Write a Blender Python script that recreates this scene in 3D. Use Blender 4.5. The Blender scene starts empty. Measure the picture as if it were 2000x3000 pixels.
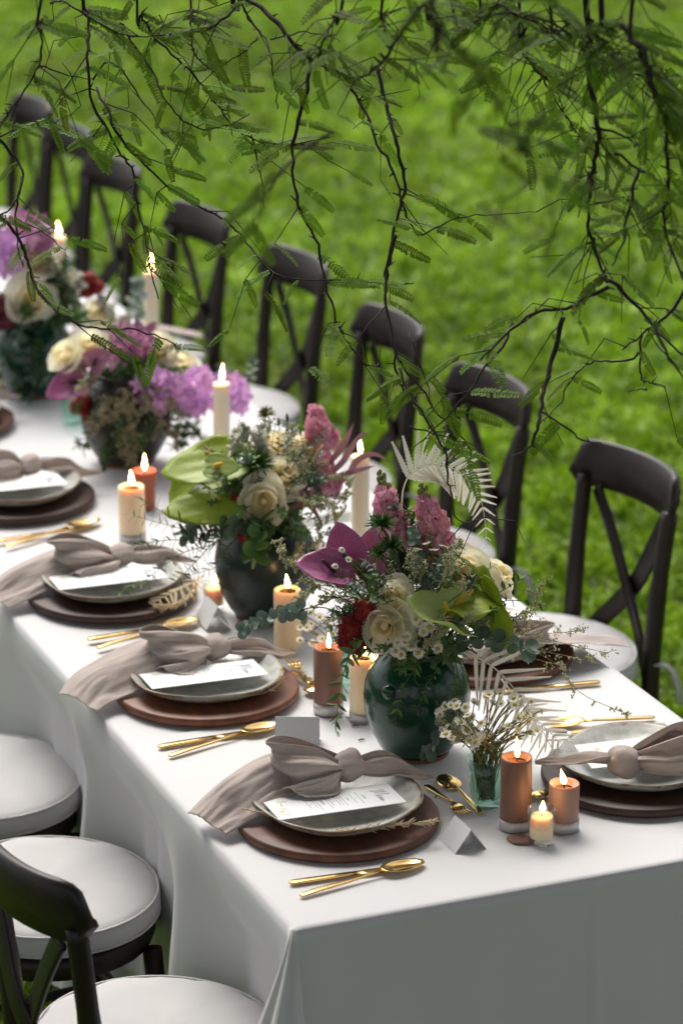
import bpy, math, random
import numpy as np
from mathutils import Vector, Matrix, noise
random.seed(7)
C = bpy.context.scene.collection
SC = bpy.context.scene
PI = math.pi
R = math.radians

# ------------------------------------------------------------------ camera
CAMH = 2.85
PITCH = R(18.4405)
cd = bpy.data.cameras.new('camera')
cam = bpy.data.objects.new('camera', cd); C.objects.link(cam)
cam.location = (0, 0, CAMH); cam.rotation_euler = (PI/2-PITCH, 0, 0)
cd.sensor_fit = 'VERTICAL'; cd.sensor_height = 36; cd.sensor_width = 24
cd.lens = 111.24; cd.clip_start = 0.1; cd.clip_end = 500
cd.dof.use_dof = True; cd.dof.focus_distance = 5.18; cd.dof.aperture_fstop = 3.7
SC.camera = cam
# ------------------------------------------------------------------ sky and sun
SUN_EL, SUN_AZ = R(55), R(-22)          # sun stands behind and to the left of the table
w = bpy.data.worlds.new('World'); SC.world = w; w.use_nodes = True
nt = w.node_tree; nt.nodes.clear()
sky = nt.nodes.new('ShaderNodeTexSky'); sky.sky_type = 'NISHITA'; sky.sun_disc = False
sky.sun_elevation = SUN_EL; sky.sun_rotation = SUN_AZ; sky.dust_density = 4.0; sky.air_density = 1.0
hs = nt.nodes.new('ShaderNodeHueSaturation'); hs.inputs['Saturation'].default_value = 0.16
bg = nt.nodes.new('ShaderNodeBackground'); bg.inputs['Strength'].default_value = 0.128
ow = nt.nodes.new('ShaderNodeOutputWorld')
nt.links.new(sky.outputs[0], hs.inputs['Color']); nt.links.new(hs.outputs[0], bg.inputs['Color']); nt.links.new(bg.outputs[0], ow.inputs['Surface'])
sd = bpy.data.lights.new('sun', 'SUN'); sd.energy = 1.5; sd.angle = R(35); sd.color = (1, 0.93, 0.83)
sun = bpy.data.objects.new('sun', sd); C.objects.link(sun)
sv = Vector((math.sin(SUN_AZ)*math.cos(SUN_EL), math.cos(SUN_AZ)*math.cos(SUN_EL), math.sin(SUN_EL)))
sun.rotation_euler = (-sv).to_track_quat('-Z', 'Y').to_euler()
SC.view_settings.view_transform = 'Standard'; SC.view_settings.look = 'None'
SC.view_settings.gamma = 1; SC.view_settings.use_curve_mapping = False
SC.view_settings.exposure = 0.72
SC.render.engine = 'CYCLES'
SC.cycles.use_denoising = True; SC.cycles.max_bounces = 8; SC.cycles.transparent_max_bounces = 8
SC.cycles.sample_clamp_indirect = 6

# ------------------------------------------------------------------ frames of reference
FPX = 9270.0; DS = 0.784            # pixels on a 1568 wide view of the place
ct, st = math.cos(PITCH), math.sin(PITCH)
def ray(x, y):
    a, b = (x/DS-1000)/FPX, (1500-y/DS)/FPX
    return Vector((a, ct+b*st, b*ct-st))
def at(x, y, Y):                    # a sight line met with the upright plane Y metres away
    r = ray(x, y); return Vector((0, 0, CAMH))+r*(Y/r.y)
def on(x, y, z=0.75):               # a sight line met with a level plane
    r = ray(x, y); return Vector((0, 0, CAMH))+r*((z-CAMH)/r.z)
YAW = math.atan2(-3999, 9772)
U = Vector((math.sin(YAW), math.cos(YAW), 0)); W = Vector((math.cos(YAW), -math.sin(YAW), 0))
O = Vector((-0.06977, 4.31284, 0)); TW = 0.925; ZT = 0.755
def T(u, v, z=0.0): return O+U*u+W*v+Vector((0, 0, z))
def frame(p, fwd):                  # x = right, y = forward, z = up
    f = fwd.normalized(); r = f.cross(Vector((0, 0, 1)))
    m = Matrix((r, f, Vector((0, 0, 1)))).transposed().to_4x4(); m.translation = p
    return m
def basis(p, d, n, s=1.0):          # leaf matrix: y along d, z about n
    d = d.normalized(); x = d.cross(n)
    if x.length < 1e-5: x = d.orthogonal()
    x.normalize(); z = x.cross(d)
    m = Matrix((x*s, d*s, z*s)).transposed().to_4x4(); m.translation = p
    return m
def rv(a=1.0): return Vector((random.uniform(-a, a), random.uniform(-a, a), random.uniform(-a, a)))

# ------------------------------------------------------------------ materials
MATS = {}
def mat(name, col, rough=0.6, col2=None, scale=40.0, var=0.0, bump=0.0, bscale=200.0, metal=0.0, trans=0.0, sss=0.0,
        sssr=(0.02, 0.01, 0.005), glass=0.0, ior=1.45, spec=0.5, emit=None, coat=0.0, sheen=0.0, stretch=None, hue=0.0):
    m = bpy.data.materials.new(name); m.use_nodes = True; n = m.node_tree.nodes; l = m.node_tree.links
    b = n['Principled BSDF']; out = n['Material Output']
    b.inputs['Base Color'].default_value = (*col, 1); b.inputs['Roughness'].default_value = rough
    b.inputs['Metallic'].default_value = metal; b.inputs['IOR'].default_value = ior
    b.inputs['Specular IOR Level'].default_value = spec; b.inputs['Transmission Weight'].default_value = glass
    b.inputs['Coat Weight'].default_value = coat; b.inputs['Coat Roughness'].default_value = 0.1
    b.inputs['Sheen Weight'].default_value = sheen
    tc = n.new('ShaderNodeTexCoord'); src = tc.outputs['Object']
    if stretch:
        mp = n.new('ShaderNodeMapping'); mp.inputs['Scale'].default_value = stretch; l.new(src, mp.inputs['Vector']); src = mp.outputs[0]
    colsock = None
    if col2 is not None:
        nz = n.new('ShaderNodeTexNoise'); nz.inputs['Scale'].default_value = scale; nz.inputs['Detail'].default_value = 5
        l.new(src, nz.inputs['Vector'])
        cr = n.new('ShaderNodeValToRGB'); cr.color_ramp.elements[0].position = 0.35; cr.color_ramp.elements[1].position = 0.68
        cr.color_ramp.elements[0].color = (*col, 1); cr.color_ramp.elements[1].color = (*col2, 1)
        l.new(nz.outputs['Fac'], cr.inputs['Fac']); colsock = cr.outputs[0]
    if var > 0 or hue > 0:
        oi = n.new('ShaderNodeObjectInfo'); hsv = n.new('ShaderNodeHueSaturation')
        if colsock: l.new(colsock, hsv.inputs['Color'])
        else: hsv.inputs['Color'].default_value = (*col, 1)
        mr = n.new('ShaderNodeMapRange'); mr.inputs['To Min'].default_value = 1-var; mr.inputs['To Max'].default_value = 1+var
        l.new(oi.outputs['Random'], mr.inputs['Value']); l.new(mr.outputs[0], hsv.inputs['Value'])
        if hue:
            m2 = n.new('ShaderNodeMapRange'); m2.inputs['To Min'].default_value = 0.5-hue; m2.inputs['To Max'].default_value = 0.5+hue
            l.new(oi.outputs['Random'], m2.inputs['Value']); l.new(m2.outputs[0], hsv.inputs['Hue'])
        colsock = hsv.outputs[0]
    if colsock: l.new(colsock, b.inputs['Base Color'])
    if bump > 0:
        nb = n.new('ShaderNodeTexNoise'); nb.inputs['Scale'].default_value = bscale; nb.inputs['Detail'].default_value = 4
        l.new(src, nb.inputs['Vector'])
        bp = n.new('ShaderNodeBump'); bp.inputs['Strength'].default_value = bump; bp.inputs['Distance'].default_value = 0.002
        l.new(nb.outputs['Fac'], bp.inputs['Height']); l.new(bp.outputs[0], b.inputs['Normal'])
    if sss > 0:
        b.inputs['Subsurface Weight'].default_value = sss; b.inputs['Subsurface Radius'].default_value = sssr; b.inputs['Subsurface Scale'].default_value = 1.0
    if emit: b.inputs['Emission Color'].default_value = (*emit[:3], 1); b.inputs['Emission Strength'].default_value = emit[3]
    if trans > 0:
        t = n.new('ShaderNodeBsdfTranslucent'); mx = n.new('ShaderNodeMixShader'); mx.inputs[0].default_value = trans
        if colsock: l.new(colsock, t.inputs['Color'])
        else: t.inputs['Color'].default_value = (*col, 1)
        l.new(b.outputs[0], mx.inputs[1]); l.new(t.outputs[0], mx.inputs[2]); l.new(mx.outputs[0], out.inputs['Surface'])
    MATS[name] = m; return m
M = MATS
mat('linen_white', (0.66, 0.655, 0.66), 0.85, bump=0.15, bscale=900, sheen=0.1, col2=(0.63, 0.625, 0.635), scale=3)
mat('linen_taupe', (0.46, 0.385, 0.355), 0.9, col2=(0.53, 0.45, 0.415), scale=60, bump=0.45, bscale=500, sheen=0.15, stretch=(1, .25, 1), trans=0.12)
mat('cushion_white', (0.53, 0.52, 0.52), 0.85, bump=0.25, bscale=300, col2=(0.49, 0.48, 0.485), scale=6)
mat('dark_wood', (0.012, 0.008, 0.007), 0.4, col2=(0.026, 0.018, 0.014), scale=14, bump=0.25, bscale=60, stretch=(1, 1, .15), spec=0.4)
mat('charger_wood', (0.135, 0.048, 0.026), 0.5, col2=(0.075, 0.027, 0.016), scale=9, bump=0.15, bscale=90, stretch=(1, 6, 1))
mat('charger_red', (0.21, 0.075, 0.035), 0.45, col2=(0.13, 0.045, 0.022), scale=9, bump=0.15, bscale=90, stretch=(1, 6, 1))
mat('charger_dark', (0.055, 0.022, 0.015), 0.5, col2=(0.035, 0.015, 0.011), scale=9, bump=0.15, bscale=90, stretch=(1, 6, 1))
mat('gold', (0.72, 0.47, 0.17), 0.2, metal=1.0, col2=(0.80, 0.56, 0.24), scale=30, bump=0.05, bscale=80)
mat('paper', (0.78, 0.80, 0.82), 0.7)
mat('paper_grey', (0.62, 0.62, 0.63), 0.75)
mat('ink', (0.13, 0.13, 0.14), 0.6)
mat('ink_pale', (0.32, 0.33, 0.35), 0.6)
mat('gold_foil', (0.85, 0.62, 0.25), 0.25, metal=1.0)
mat('jar_glaze', (0.006, 0.038, 0.019), 0.17, col2=(0.010, 0.055, 0.032), scale=14, bump=0.45, bscale=40, coat=0.15, stretch=(1, 1, 2.5))
mat('jar_glaze_dull', (0.006, 0.016, 0.012), 0.28, col2=(0.013, 0.026, 0.020), scale=16, bump=0.3, bscale=45, stretch=(1, 1, 2.5))
mat('jar_brown', (0.035, 0.025, 0.02), 0.4, col2=(0.02, 0.024, 0.02), scale=10, bump=0.3, bscale=40)
mat('clay', (0.20, 0.085, 0.045), 0.8)
mat('wax_cream', (0.86, 0.70, 0.47), 0.45, sss=1.0, sssr=(0.022, 0.010, 0.004), bump=0.1, bscale=60)
mat('wax_ivory', (0.86, 0.78, 0.64), 0.4, sss=1.0, sssr=(0.012, 0.007, 0.004))
mat('wax_brown', (0.25, 0.125, 0.085), 0.5, sss=0.9, sssr=(0.006, 0.0022, 0.001), bump=0.15, bscale=80, col2=(0.22, 0.115, 0.08), scale=40)
mat('wax_taupe', (0.38, 0.23, 0.185), 0.5, sss=0.9, sssr=(0.010, 0.004, 0.002), bump=0.15, bscale=80)
mat('wax_rust', (0.36, 0.10, 0.04), 0.45, sss=0.9, sssr=(0.016, 0.005, 0.002))
mat('melt', (0.85, 0.42, 0.16), 0.08, sss=0.8, sssr=(0.01, 0.004, 0.002))
mat('wick', (0.03, 0.02, 0.015), 0.9)
mat('silver_label', (0.62, 0.60, 0.59), 0.35, metal=0.35, col2=(0.5, 0.48, 0.47), scale=60, bump=0.2, bscale=80)
mat('clear_glass', (0.99, 1.0, 0.99), 0.01, glass=1.0, ior=1.09)
mat('green_glass', (0.84, 0.97, 0.91), 0.02, glass=1.0, ior=1.16)
mat('emerald_glass', (0.30, 0.66, 0.50), 0.03, glass=1.0, ior=1.33)
mat('petal_cream', (0.98, 0.945, 0.77), 0.55, trans=0.6, var=0.03, bump=0.1, bscale=60)
mat('petal_heart', (0.98, 0.88, 0.62), 0.55, trans=0.6, var=0.03)
mat('spathe_green', (0.47, 0.56, 0.08), 0.36, col2=(0.35, 0.49, 0.06), scale=22, trans=0.38, coat=0.08, bump=0.2, bscale=60)
mat('spathe_lime', (0.56, 0.65, 0.10), 0.36, col2=(0.42, 0.57, 0.07), scale=30, trans=0.38, coat=0.08, bump=0.2, bscale=60)
mat('spathe_pale', (0.64, 0.72, 0.32), 0.36, col2=(0.44, 0.60, 0.14), scale=40, trans=0.36, coat=0.08, stretch=(3, 1, 1))
mat('spathe_purple', (0.58, 0.21, 0.40), 0.3, col2=(0.47, 0.15, 0.32), scale=22, trans=0.34, coat=0.2)
mat('spathe_pink', (0.62, 0.30, 0.42), 0.3, col2=(0.50, 0.20, 0.34), scale=22, trans=0.3, coat=0.2)
mat('spadix_dark', (0.07, 0.012, 0.05), 0.5, bump=0.4, bscale=300)
mat('spadix_gold', (0.70, 0.42, 0.04), 0.5, bump=0.4, bscale=300)
mat('snap_pink', (0.60, 0.15, 0.29), 0.5, trans=0.38, var=0.2, hue=0.012, col2=(0.90, 0.56, 0.64), scale=2.2)
mat('snap_bud', (0.25, 0.28, 0.07), 0.5, var=0.15)
mat('red_bristle', (0.24, 0.010, 0.012), 0.7, col2=(0.32, 0.025, 0.016), scale=80)
mat('burgundy', (0.11, 0.010, 0.022), 0.6, var=0.2)
mat('orchid', (0.55, 0.24, 0.60), 0.5, trans=0.40, var=0.2, col2=(0.86, 0.58, 0.86), scale=2.2)
mat('mauve', (0.36, 0.12, 0.25), 0.5, trans=0.35, var=0.3, col2=(0.60, 0.32, 0.48), scale=2.2)
mat('leaf_dark', (0.045, 0.095, 0.030), 0.42, trans=0.22, var=0.35, hue=0.02)
mat('leaf_mid', (0.095, 0.165, 0.045), 0.45, trans=0.25, var=0.35, hue=0.02)
mat('leaf_euc', (0.11, 0.17, 0.125), 0.5, trans=0.15, var=0.2)
mat('leaf_silver', (0.16, 0.22, 0.18), 0.55, trans=0.15, var=0.2)
mat('leaf_bright', (0.10, 0.19, 0.035), 0.45, trans=0.2, var=0.3)
mat('pom_green', (0.05, 0.125, 0.02), 0.5, trans=0.15)
mat('stem_green', (0.075, 0.11, 0.035), 0.6)
mat('stem_straw', (0.20, 0.16, 0.055), 0.6, col2=(0.13, 0.13, 0.04), scale=30)
mat('stem_brown', (0.10, 0.065, 0.035), 0.7)
mat('bud_pale', (0.58, 0.58, 0.36), 0.6, trans=0.3)
mat('bud_white', (0.76, 0.74, 0.64), 0.6, trans=0.2)
mat('bud_blush', (0.50, 0.46, 0.31), 0.7, trans=0.3)
mat('fern_white', (0.86, 0.83, 0.75), 0.7, trans=0.45, var=0.06)
mat('dry_cream', (0.68, 0.56, 0.36), 0.75, trans=0.2, var=0.1)
mat('daisy_white', (0.82, 0.79, 0.70), 0.6, trans=0.25)
mat('daisy_eye', (0.42, 0.33, 0.04), 0.7)
mat('blade_pink', (0.42, 0.20, 0.23), 0.4, col2=(0.30, 0.14, 0.17), scale=40, trans=0.2)
mat('bark', (0.020, 0.015, 0.011), 0.85, col2=(0.045, 0.036, 0.028), scale=70, bump=0.5, bscale=160)
mat('tree_leaf', (0.115, 0.205, 0.014), 0.55, trans=0.45, var=0.4, hue=0.02, spec=0.2)
mat('crown_leaf', (0.030, 0.065, 0.012), 0.5, trans=0.1)
mat('screen_leaf', (0.028, 0.06, 0.014), 0.5, trans=0.1)
# thin tableware glass: tinted see-through walls with a mirror sheen that grows at grazing angles
def thin_glass(name, col):
    m = MATS[name]; n = m.node_tree.nodes; l = m.node_tree.links
    t = n.new('ShaderNodeBsdfTransparent'); t.inputs['Color'].default_value = (*col, 1); g = n.new('ShaderNodeBsdfGlossy'); g.inputs['Roughness'].default_value = 0.04
    lw = n.new('ShaderNodeLayerWeight'); lw.inputs['Blend'].default_value = 0.5; pw = n.new('ShaderNodeMath'); pw.operation = 'POWER'; pw.inputs[1].default_value = 3.5
    f = n.new('ShaderNodeMath'); f.operation = 'MULTIPLY_ADD'; f.inputs[1].default_value = 0.75; f.inputs[2].default_value = 0.05; mx = n.new('ShaderNodeMixShader')
    l.new(lw.outputs['Facing'], pw.inputs[0]); l.new(pw.outputs[0], f.inputs[0]); l.new(f.outputs[0], mx.inputs[0]); l.new(t.outputs[0], mx.inputs[1]); l.new(g.outputs[0], mx.inputs[2]); l.new(mx.outputs[0], n['Material Output'].inputs['Surface'])
thin_glass('clear_glass', (0.96, 0.97, 0.96)); thin_glass('green_glass', (0.78, 0.93, 0.87))
# flame: warm at the wick, white hot above
def flame_mat():
    m = bpy.data.materials.new('flame'); m.use_nodes = True; n = m.node_tree.nodes; l = m.node_tree.links
    n.remove(n['Principled BSDF'])
    tc = n.new('ShaderNodeTexCoord'); sp = n.new('ShaderNodeSeparateXYZ'); l.new(tc.outputs['Generated'], sp.inputs[0])
    cr = n.new('ShaderNodeValToRGB'); e = cr.color_ramp.elements
    e[0].position = 0.0; e[0].color = (0.9, 0.22, 0.02, 1); e[1].position = 1.0; e[1].color = (1.0, 0.55, 0.14, 1)
    k = e.new(0.35); k.color = (1, 0.72, 0.34, 1)
    l.new(sp.outputs[2], cr.inputs[0])
    em = n.new('ShaderNodeEmission'); em.inputs['Strength'].default_value = 30; l.new(cr.outputs[0], em.inputs['Color'])
    l.new(em.outputs[0], n['Material Output'].inputs['Surface']); MATS['flame'] = m
flame_mat()
# plate: grey white stoneware glaze, brown at the rim (by its own radius)
def plate_mat():
    m = bpy.data.materials.new('stoneware'); m.use_nodes = True; n = m.node_tree.nodes; l = m.node_tree.links
    b = n['Principled BSDF']; b.inputs['Roughness'].default_value = 0.22
    tc = n.new('ShaderNodeTexCoord'); sp = n.new('ShaderNodeSeparateXYZ'); l.new(tc.outputs['Object'], sp.inputs[0])
    cx = n.new('ShaderNodeCombineXYZ'); l.new(sp.outputs[0], cx.inputs[0]); l.new(sp.outputs[1], cx.inputs[1])
    ln = n.new('ShaderNodeVectorMath'); ln.operation = 'LENGTH'; l.new(cx.outputs[0], ln.inputs[0])
    nz = n.new('ShaderNodeTexNoise'); nz.inputs['Scale'].default_value = 45; nz.inputs['Detail'].default_value = 6; l.new(tc.outputs['Object'], nz.inputs['Vector'])
    ad = n.new('ShaderNodeMath'); ad.operation = 'MULTIPLY_ADD'; ad.inputs[1].default_value = 0.028; l.new(nz.outputs['Fac'], ad.inputs[0]); l.new(ln.outputs['Value'], ad.inputs[2])
    mr = n.new('ShaderNodeMapRange'); mr.inputs['From Min'].default_value = 0.142; mr.inputs['From Max'].default_value = 0.152; l.new(ad.outputs[0], mr.inputs['Value'])
    c1 = n.new('ShaderNodeValToRGB'); c1.color_ramp.elements[0].color = (0.40, 0.41, 0.37, 1); c1.color_ramp.elements[1].color = (0.56, 0.57, 0.53, 1)
    c1.color_ramp.elements[0].position = 0.35; c1.color_ramp.elements[1].position = 0.6
    l.new(nz.outputs['Fac'], c1.inputs[0])
    mx = n.new('ShaderNodeMix'); mx.data_type = 'RGBA'; l.new(mr.outputs[0], mx.inputs['Factor']); l.new(c1.outputs[0], mx.inputs['A']); mx.inputs['B'].default_value = (0.20, 0.12, 0.07, 1)
    l.new(mx.outputs['Result'], b.inputs['Base Color']); MATS['stoneware'] = m
plate_mat()
# lawn: blades of mixed greens, a little straw, pale glints painted in
def grass_mat(name, ground=False):
    m = bpy.data.materials.new(name); m.use_nodes = True; n = m.node_tree.nodes; l = m.node_tree.links
    b = n['Principled BSDF']; b.inputs['Roughness'].default_value = 0.9 if ground else 0.5; b.inputs['Specular IOR Level'].default_value = 0.3
    tc = n.new('ShaderNodeTexCoord')
    a = n.new('ShaderNodeTexNoise'); a.inputs['Scale'].default_value = 60; a.inputs['Detail'].default_value = 2; l.new(tc.outputs['Object'], a.inputs['Vector'])
    c = n.new('ShaderNodeTexNoise'); c.inputs['Scale'].default_value = 1.6; c.inputs['Detail'].default_value = 5; l.new(tc.outputs['Object'], c.inputs['Vector'])
    r1 = n.new('ShaderNodeValToRGB'); r1.color_ramp.elements[0].position = 0.3; r1.color_ramp.elements[1].position = 0.7
    if ground:
        r1.color_ramp.elements[0].color = (0.030, 0.055, 0.008, 1); r1.color_ramp.elements[1].color = (0.060, 0.110, 0.012, 1)
    else:
        r1.color_ramp.elements[0].color = (0.120, 0.225, 0.003, 1); r1.color_ramp.elements[1].color = (0.37, 0.58, 0.028, 1)
        a2 = n.new('ShaderNodeTexNoise'); a2.inputs['Scale'].default_value = 7; a2.inputs['Detail'].default_value = 3; l.new(tc.outputs['Object'], a2.inputs['Vector'])
        av = n.new('ShaderNodeMath'); av.operation = 'MULTIPLY_ADD'; av.inputs[1].default_value = 1.3; l.new(a2.outputs['Fac'], av.inputs[0])
        sb_ = n.new('ShaderNodeMath'); sb_.operation = 'MULTIPLY_ADD'; sb_.inputs[1].default_value = 0.7; sb_.inputs[2].default_value = -0.5; l.new(a.outputs['Fac'], sb_.inputs[0]); l.new(sb_.outputs[0], av.inputs[2])
        l.new(av.outputs[0], r1.inputs[0])
    if ground: l.new(a.outputs['Fac'], r1.inputs[0])
    if not ground: q_ = r1.color_ramp.elements.new(0.86); q_.color = (0.60, 0.74, 0.22, 1)  # pale stop paints light glints into the blade colour
    r2 = n.new('ShaderNodeValToRGB'); r2.color_ramp.elements[0].position = 0.565; r2.color_ramp.elements[0].color = (0, 0, 0, 1); r2.color_ramp.elements[1].position = 0.78; r2.color_ramp.elements[1].color = (0.65, 0.65, 0.65, 1)
    l.new(c.outputs['Fac'], r2.inputs[0])
    mx = n.new('ShaderNodeMix'); mx.data_type = 'RGBA'; l.new(r2.outputs[0], mx.inputs['Factor']); l.new(r1.outputs[0], mx.inputs['A']); mx.inputs['B'].default_value = (0.20, 0.16, 0.06, 1)
    d = n.new('ShaderNodeTexNoise'); d.inputs['Scale'].default_value = 0.55; d.inputs['Detail'].default_value = 4; l.new(tc.outputs['Object'], d.inputs['Vector'])
    dm = n.new('ShaderNodeMapRange'); dm.inputs['From Min'].default_value = 0.3; dm.inputs['From Max'].default_value = 0.7; dm.inputs['To Min'].default_value = 0.70; dm.inputs['To Max'].default_value = 1.25; l.new(d.outputs['Fac'], dm.inputs['Value'])
    hv = n.new('ShaderNodeHueSaturation'); l.new(mx.outputs['Result'], hv.inputs['Color']); l.new(dm.outputs[0], hv.inputs['Value']); l.new(hv.outputs[0], b.inputs['Base Color'])
    if not ground:
        t = n.new('ShaderNodeBsdfTranslucent'); ms = n.new('ShaderNodeMixShader'); ms.inputs[0].default_value = 0.3
        l.new(hv.outputs[0], t.inputs['Color']); l.new(b.outputs[0], ms.inputs[1]); l.new(t.outputs[0], ms.inputs[2]); l.new(ms.outputs[0], n['Material Output'].inputs['Surface'])
    MATS[name] = m
grass_mat('grass_blade'); grass_mat('soil', True)

# ------------------------------------------------------------------ mesh helpers
class MB:
    def __init__(s): s.v = []; s.f = []
    def add(s, vs, fs):
        o = len(s.v); s.v += [tuple(p) for p in vs]; s.f += [tuple(i+o for i in f) for f in fs]
    def grid(s, fn, nu, nv, closeu=False):
        o = len(s.v); mu = nu if closeu else nu+1
        for j in range(nv+1):
            for i in range(mu): s.v.append(tuple(fn(i/nu, j/nv)))
        for j in range(nv):
            for i in range(nu):
                a, b = i, (i+1) % mu
                s.f.append((o+j*mu+a, o+j*mu+b, o+(j+1)*mu+b, o+(j+1)*mu+a))
    def lathe(s, prof, n=32, c=(0, 0, 0), wob=None):
        o = len(s.v)
        for (r, z) in prof:
            for i in range(n):
                a = 2*PI*i/n; k = wob(a, r, z) if wob else 1
                s.v.append((c[0]+r*k*math.cos(a), c[1]+r*k*math.sin(a), c[2]+z))
        for j in range(len(prof)-1):
            for i in range(n):
                s.f.append((o+j*n+i, o+j*n+(i+1) % n, o+(j+1)*n+(i+1) % n, o+(j+1)*n+i))
        if prof[0][0] > 1e-4: s.f.append(tuple(o+i for i in reversed(range(n))))
        if prof[-1][0] > 1e-4: s.f.append(tuple(o+(len(prof)-1)*n+i for i in range(n)))
    def tube(s, pts, rad, n=6, sq=None):
        pts = [Vector(p) for p in pts]; m = len(pts); o = len(s.v)
        if not hasattr(rad, '__len__'): rad = [rad]*m
        ref = None
        for i, p in enumerate(pts):
            d = (pts[min(i+1, m-1)]-pts[max(i-1, 0)]).normalized()
            if ref is None: ref = d.orthogonal().normalized()
            ref = (ref-d*ref.dot(d)).normalized(); b = d.cross(ref)
            for k in range(n):
                a = 2*PI*k/n; s.v.append(tuple(p+(ref*math.cos(a)+b*math.sin(a))*rad[i]))
        for i in range(m-1):
            for k in range(n):
                s.f.append((o+i*n+k, o+i*n+(k+1) % n, o+(i+1)*n+(k+1) % n, o+(i+1)*n+k))
        s.f.append(tuple(o+k for k in reversed(range(n)))); s.f.append(tuple(o+(m-1)*n+k for k in range(n)))
    def bar(s, pts, half, up, tang=None):      # flat bar through points; half = (along side, along up)
        pts = [Vector(p) for p in pts]; m = len(pts); o = len(s.v); up = Vector(up)
        for i, p in enumerate(pts):
            d = (pts[min(i+1, m-1)]-pts[max(i-1, 0)]).normalized(); sd_ = d.cross(up).normalized(); u2 = sd_.cross(d)
            hx, hy = half[i] if isinstance(half, list) else half
            for (a, b) in ((-.8, -1), (.8, -1), (1, -.8), (1, .8), (.8, 1), (-.8, 1), (-1, .8), (-1, -.8)):
                s.v.append(tuple(p+sd_*a*hx+u2*b*hy))
        for i in range(m-1):
            for k in range(8): s.f.append((o+i*8+k, o+i*8+(k+1) % 8, o+(i+1)*8+(k+1) % 8, o+(i+1)*8+k))
        s.f.append(tuple(o+k for k in reversed(range(8)))); s.f.append(tuple(o+(m-1)*8+k for k in range(8)))
    def box(s, c, h):
        x, y, z = c; a, b, d = h
        s.add([(x+i*a, y+j*b, z+k*d) for k in (-1, 1) for j in (-1, 1) for i in (-1, 1)],
              [(0, 2, 3, 1), (4, 5, 7, 6), (0, 1, 5, 4), (2, 6, 7, 3), (0, 4, 6, 2), (1, 3, 7, 5)])
    def ball(s, c, r, n=8, m=5, sc=(1, 1, 1)):
        def f(a, t):
            th = PI*t; return (c[0]+r*sc[0]*math.sin(th)*math.cos(2*PI*a), c[1]+r*sc[1]*math.sin(th)*math.sin(2*PI*a), c[2]+r*sc[2]*math.cos(th))
        s.grid(f, n, m, True)
    def xf(s, m): s.v = [tuple(m @ Vector(p)) for p in s.v]; return s
    def mesh(s, name, material, smooth=True):
        me = bpy.data.meshes.new(name); me.from_pydata(s.v, [], s.f); me.materials.append(M[material])
        if smooth: me.polygons.foreach_set('use_smooth', [True]*len(me.polygons))
        me.update(); return me
def obj(name, data, parent=None, m=None):
    o = bpy.data.objects.new(name, data); C.objects.link(o)
    if parent is not None: o.parent = parent
    if m is not None: o.matrix_basis = m
    return o
def thing(name, label, cat, m=None, group=None, data=None):
    o = bpy.data.objects.new(name, data); C.objects.link(o)
    if m is not None: o.matrix_basis = m if isinstance(m, Matrix) else Matrix.Translation(m)
    o['label'] = label; o['category'] = cat
    if group: o['group'] = group
    if data is None: o.empty_display_size = 0.02
    return o
def part(name, mb, material, parent, m=None, smooth=True): return obj(name, mb.mesh(name, material, smooth), parent, m)
CACHE = {}
def shared(key, fn):
    if key not in CACHE: CACHE[key] = fn()
    return CACHE[key]
def tree_copy(src, m, label, group=None):
    r = src.copy(); C.objects.link(r); r.matrix_basis = m; r['label'] = label
    if group: r['group'] = group
    for ch in src.children:
        c = ch.copy(); C.objects.link(c); c.parent = r
        for g in ch.children:
            d = g.copy(); C.objects.link(d); d.parent = c
    return r
def cr_spline(P, n):
    P = [Vector(p) for p in P]; out = []
    for i in range(len(P)-1):
        a, b, c, d = P[max(i-1, 0)], P[i], P[i+1], P[min(i+2, len(P)-1)]
        for k in range(n):
            t = k/n
            out.append(0.5*((2*b)+(c-a)*t+(2*a-5*b+4*c-d)*t*t+(3*b-a-3*c+d)*t**3))
    out.append(P[-1]); return out
def bez(a, b, c, n=10):
    a, b, c = Vector(a), Vector(b), Vector(c)
    return [a*(1-t)**2+b*2*t*(1-t)+c*t*t for t in [i/n for i in range(n+1)]]
def lerp(a, b, t): return a+(b-a)*t
def solid(o, th): md = o.modifiers.new('thickness', 'SOLIDIFY'); md.thickness = th; md.offset = 0; return o

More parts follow.
